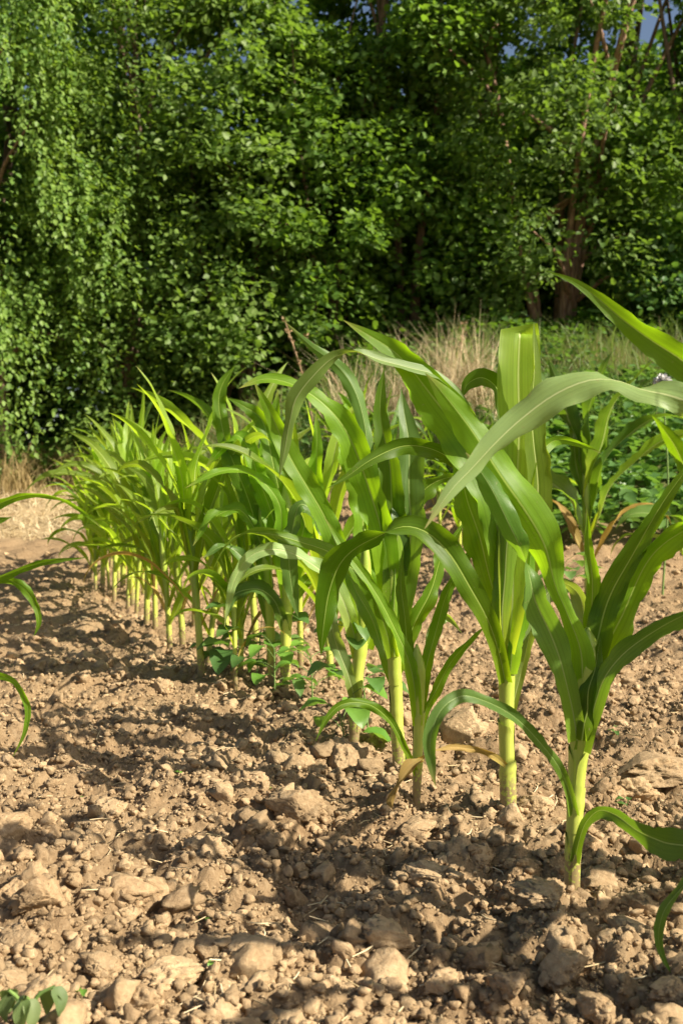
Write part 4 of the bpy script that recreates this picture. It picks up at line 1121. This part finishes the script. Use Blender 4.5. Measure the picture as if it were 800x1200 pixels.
# ================================================================ TREES
def tree(label, x, y, h, spread, seed, mat, pads=80, per=115, leaf=0.085, base=0.08, wid=1.0, stems=1, bark='bark', hang=False, name='broadleaf_tree', cat='tree', padr=0.5, limbs=8, bare=None, group='trees beyond the field'):
    r = np.random.default_rng(seed)
    z0 = gz(x, y) - 0.05
    root = empty(name, (x, y, z0), label, cat, group)
    stems_c = []
    for k in range(stems):
        a = r.uniform(0, 6.28); tl = (0.10 if stems == 1 else (0.28 if stems < 5 else 0.42)) * h * r.uniform(.5, 1)
        pts = [(0.12 * math.cos(a) * (stems > 1), 0.12 * math.sin(a) * (stems > 1), -.05)]
        for q in (0.2, 0.45, 0.7, 0.95):
            pts.append((math.cos(a) * tl * q ** 1.2 + r.normal(0, .04) * h * .2, math.sin(a) * tl * q ** 1.2 * .7 + r.normal(0, .03) * h * .2, h * q))
        C = spline(pts, 26)
        rad = np.linspace(1, .12, 26) ** 1.1 * (0.016 * h if stems == 1 else (0.011 if stems < 5 else 0.0078) * h) * (1 + .5 * np.exp(-np.linspace(0, 12, 26)))
        tube_obj('trunk', C, rad, M[bark], root, 10)
        stems_c.append(C)
    f = base + (1 - base) * r.uniform(0, 1, pads) ** 0.9
    prof = np.sin(np.pi * np.clip(0.16 + 0.80 * (f - base) / (1 - base), 0, 1)) ** 0.6
    rho = spread * prof * np.sqrt(r.uniform(.12, 1, pads))
    az = r.uniform(0, 2 * math.pi, pads)
    az = np.where((np.sin(az) > 0) & (r.uniform(0, 1, pads) < .45), -az, az)     # most boughs grow towards the light of the open field
    cx, cy, cz = np.cos(az) * rho, np.sin(az) * rho, f * h
    if bare is not None:   # keep part of the front open so that stems show
        k = ~((np.abs(cx) < bare[0]) & (cz < bare[1]) & (cz > bare[2]) & (cy < 0.4) & (r.uniform(0, 1, pads) < 0.8))
        cx, cy, cz, rho, az, f = cx[k], cy[k], cz[k], rho[k], az[k], f[k]
    k = ~((cz + z0 > 4.0) & (vnoise((x + cx) * 1.15 + 7, (cz + z0) * 1.15, 3) < 0.31))     # open places in the upper crown
    cx, cy, cz, rho, az, f = cx[k], cy[k], cz[k], rho[k], az[k], f[k]
    npad = len(cx)
    for k in r.permutation(npad)[:limbs]:
        C0 = stems_c[k % stems]
        zi = np.argmin(np.abs(C0[:, 2] - cz[k] * r.uniform(.55, .8)))
        a = C0[zi]; b = np.array([cx[k], cy[k], cz[k]])
        mid = (a + b) / 2 + np.array([0, 0, .12 * np.linalg.norm(b - a)]) + r.normal(0, .08, 3)
        C = spline([a, mid, b], 12)
        tube_obj('limb', C, np.linspace(.0055 * h, .0012 * h, 12), M[bark], root, 7)
    P, A, Nv, Ls, Ti = [], [], [], [], []
    for k in range(npad):
        m = int(per * r.uniform(.6, 1.35))
        R = padr * 0.98 * r.uniform(.6, 1.3)
        u = norm(r.normal(size=(m, 3))) * (r.uniform(.15, 1, m) ** .45)[:, None]
        if hang:
            u = u * np.array([.55, .55, 1.35])
            strings = max(5, m // 14)
            sid = r.integers(0, strings, m)
            sx, sy = r.normal(0, .45, strings), r.normal(0, .45, strings)
            u[:, 0] = sx[sid] + r.normal(0, .06, m); u[:, 1] = sy[sid] + r.normal(0, .06, m)
        else:
            u = u * np.array([1.0, 1.0, .85])
        outd = np.array([math.cos(az[k]), math.sin(az[k]), 0])
        tilt = np.array([0, 0, -.35]) * (u @ outd)[:, None]
        p = np.array([cx[k], cy[k], cz[k]]) + (u + tilt) * R
        a = u * np.array([1, 1, .4]) + outd * .6 + r.normal(0, .55, (m, 3)) + np.array([0, 0, -.35 if not hang else -1.1])
        nn = np.array([0, 0, .9]) + outd * .45 + u * .35 + r.normal(0, .5, (m, 3))
        P.append(p); A.append(a); Nv.append(nn)
        Ls.append(leaf * r.uniform(.6, 1.25, m)); Ti.append(np.clip(r.normal(.45, .25, m) + r.normal(0, .18), 0, 1))
    V, F = leaf_cloud(np.concatenate(P), np.concatenate(A), np.concatenate(Nv), np.concatenate(Ls), wid)
    k = V[:, 2] > -.1
    me = mesh_np('crown', V, F, False, {'tint': np.repeat(np.concatenate(Ti), 6)})
    link('crown', me, M[mat], root)
    return root


# front rank
tree('light leaved birch with hanging sprays at the far left', -3.6, 11.0, 6.4, 1.6, 1, 'birch', 165, 180, .062, .03, .95, hang=True, name='birch_tree', padr=.46)
tree('light leaved birch bush right of the hanging birch', -2.3, 11.4, 6.6, 1.35, 2, 'birch', 180, 160, .064, .03, .95, name='birch_tree', padr=.37)
tree('round leaved hazel bush behind the crowded maize', -1.2, 11.3, 5.4, 1.2, 3, 'willow', 140, 120, .080, .03, 1.15, stems=3, name='hazel_bush', cat='bush', padr=.34)
tree('low dark bush with open branches left of the tall dry grass', -0.25, 11.5, 4.2, 1.05, 4, 'hazel', 95, 120, .082, .04, 1.1, stems=3, name='hazel_bush', cat='bush', padr=.33)
tree('bushy hazel over the tall dry grass', 0.8, 11.9, 6.0, 1.35, 5, 'hazel', 160, 130, .092, .04, 1.05, stems=2, name='hazel_bush', cat='bush', padr=.38)
tree('many stemmed willow with reddish trunks showing through its leaves', 2.42, 11.7, 6.8, 1.6, 6, 'willow', 260, 135, .085, .05, .9, stems=8, bark='bark_red', name='willow_tree', padr=.36, limbs=14, bare=(.34, 1.1, .1))
tree('dark green bush at right end of the tree line', 4.25, 11.9, 5.8, 1.5, 7, 'hazel', 190, 135, .082, .03, 1.1, stems=3, name='hazel_bush', cat='bush', padr=.38)
tree('low bramble like bush at the foot of the right end bush', 3.75, 11.2, 1.5, .9, 8, 'weed', 40, 100, .08, .05, 1.1, stems=3, name='hazel_bush', cat='bush', padr=.30, limbs=3)
# second rank
tree('tall green tree above the hanging birch', -4.4, 12.9, 8.4, 1.9, 11, 'hazel', 150, 130, .095, .14, 1.05, padr=.40)
tree('tall green tree rising behind the two birches', -2.8, 12.9, 8.6, 1.8, 12, 'hazel', 100, 130, .095, .10, 1.05, padr=.40)
tree('tall tree with a thin open crown where sky shows through', -1.2, 13.0, 8.2, 1.6, 13, 'hazel', 66, 125, .095, .10, 1.05, bark='bark_red', padr=.40)
tree('tall bright green tree at the middle of the tree line', 0.35, 13.0, 8.2, 1.75, 14, 'hazel', 100, 130, .100, .10, 1.05, padr=.40)
tree('tall grey green tree above the many stemmed willow', 2.0, 13.3, 9.0, 1.9, 15, 'willow', 112, 130, .100, .10, 1.0, bark='bark_red', padr=.41)
tree('tall dark tree at the upper right', 3.8, 13.2, 8.8, 1.9, 16, 'alder', 112, 130, .098, .10, 1.05, padr=.41)
tree('tall tree beyond the right edge of the tree line', 5.8, 12.9, 8.2, 2.0, 17, 'hazel', 110, 110, .10, .05, 1.05, padr=.42)
tree('tall birch beyond the left edge of the tree line', -5.9, 12.2, 7.6, 1.9, 18, 'birch', 110, 110, .085, .05, 1.0, name='birch_tree', padr=.42)
# third rank, deep in the shade
for k, (x, y, h, lab) in enumerate([(-6.0, 15.6, 6.2, 'shaded alder deep in the wood at the far left'), (-3.6, 15.8, 6.0, 'shaded alder deep in the wood behind the birches'),
                                    (-1.6, 16.2, 4.6, 'shaded alder deep in the wood behind the open crown'), (0.6, 16.0, 4.6, 'shaded alder deep in the wood behind the middle tree'),
                                    (2.7, 16.2, 4.6, 'shaded alder deep in the wood behind the willow'), (4.9, 15.8, 4.8, 'shaded alder deep in the wood at the far right')]):
    tree(lab, x, y, h, 2.1, 30 + k, 'alder', 130, 95, .20, .02, 1.1, padr=.62, limbs=5)

# a few bare dead branches and dry stems in front of the dark trees
for k, (px, py, Yd, hh, lx, lab) in enumerate([(372, 500, 8.9, 1.05, -.28, 'dry brown weed stem leaning left before the dark bush'),
                                               (418, 470, 9.0, .8, -.45, 'dry brown weed stem leaning far over behind the maize leaves'),
                                               (535, 440, 9.0, .75, .06, 'dry reddish dock stem standing in the tall dry grass')]):
    p = at(px, py, Yd)
    zz = gz(p.x, p.y)
    root = empty('dry_stem', (p.x, p.y, zz), lab, 'dry stem', 'dry weed stems on the bank')
    hh = hh * 1.1
    C = spline([(0, 0, 0), (lx * .35, 0, hh * .5), (lx, 0, hh)], 14)
    tube_obj('stem', C, np.linspace(.008, .004, 14), M['drystem'], root, 6)
    q = np.random.default_rng(90 + k)
    base_ = C[q.integers(8, 14, 60)] + q.normal(0, .012, (60, 3))
    V, F = leaf_cloud(base_, norm(q.normal(size=(60, 3))) + np.array([0, 0, .7]), q.normal(size=(60, 3)), q.uniform(.015, .035, 60), .8)
    link('seed_head', mesh_np('seed_head', V, F, True, {'tint': np.repeat(q.uniform(0, 1, 60), 6)}), M['drystem'], root)

# ================================================================ LIGHT, SKY, CAMERA
SUN_EL = math.radians(38)
sun_az = np.array([0.92, -0.40]); sun_az = sun_az / np.linalg.norm(sun_az)     # towards the sun
to_sun = Vector((sun_az[0] * math.cos(SUN_EL), sun_az[1] * math.cos(SUN_EL), math.sin(SUN_EL)))
w = bpy.data.worlds.new('World'); scene.world = w; w.use_nodes = True
nt = w.node_tree
bg = nt.nodes.get('Background') or nt.nodes.new('ShaderNodeBackground')
sky = nt.nodes.new('ShaderNodeTexSky'); sky.sky_type = 'NISHITA'; sky.sun_disc = False; sky.dust_density = 3.0
sky.sun_elevation = SUN_EL; sky.sun_rotation = math.atan2(to_sun.x, to_sun.y)
nt.links.new(sky.outputs[0], bg.inputs[0]); bg.inputs[1].default_value = 0.06
sl = bpy.data.lights.new('sun', 'SUN'); sl.energy = 5.0; sl.angle = math.radians(0.53); sl.color = (1.0, 0.90, 0.75)
so = bpy.data.objects.new('sun', sl); COL.objects.link(so)
so.rotation_euler = (-to_sun).to_track_quat('-Z', 'Y').to_euler(); so.location = to_sun * 30

cam = bpy.data.cameras.new('camera'); co = bpy.data.objects.new('camera', cam); COL.objects.link(co)
co.location = (0, 0, EYE); co.rotation_euler = (math.radians(90), 0, 0)
cam.sensor_fit = 'VERTICAL'; cam.sensor_height = 36; cam.sensor_width = 24; cam.lens = 36 * FPX / 1200
cam.shift_y = -(600 - HZ) / 1200
cam.clip_start = 0.05; cam.clip_end = 500
cam.dof.use_dof = True; cam.dof.focus_distance = 1.95; cam.dof.aperture_fstop = 7.1
scene.camera = co
vs = scene.view_settings
vs.view_transform = 'Standard'; vs.look = 'None'; vs.exposure = 1.0; vs.gamma = 1.0; vs.use_curve_mapping = False
scene.render.engine = 'CYCLES'
scene.cycles.use_denoising = True
scene.cycles.max_bounces = 8; scene.cycles.transmission_bounces = 6; scene.cycles.transparent_max_bounces = 8
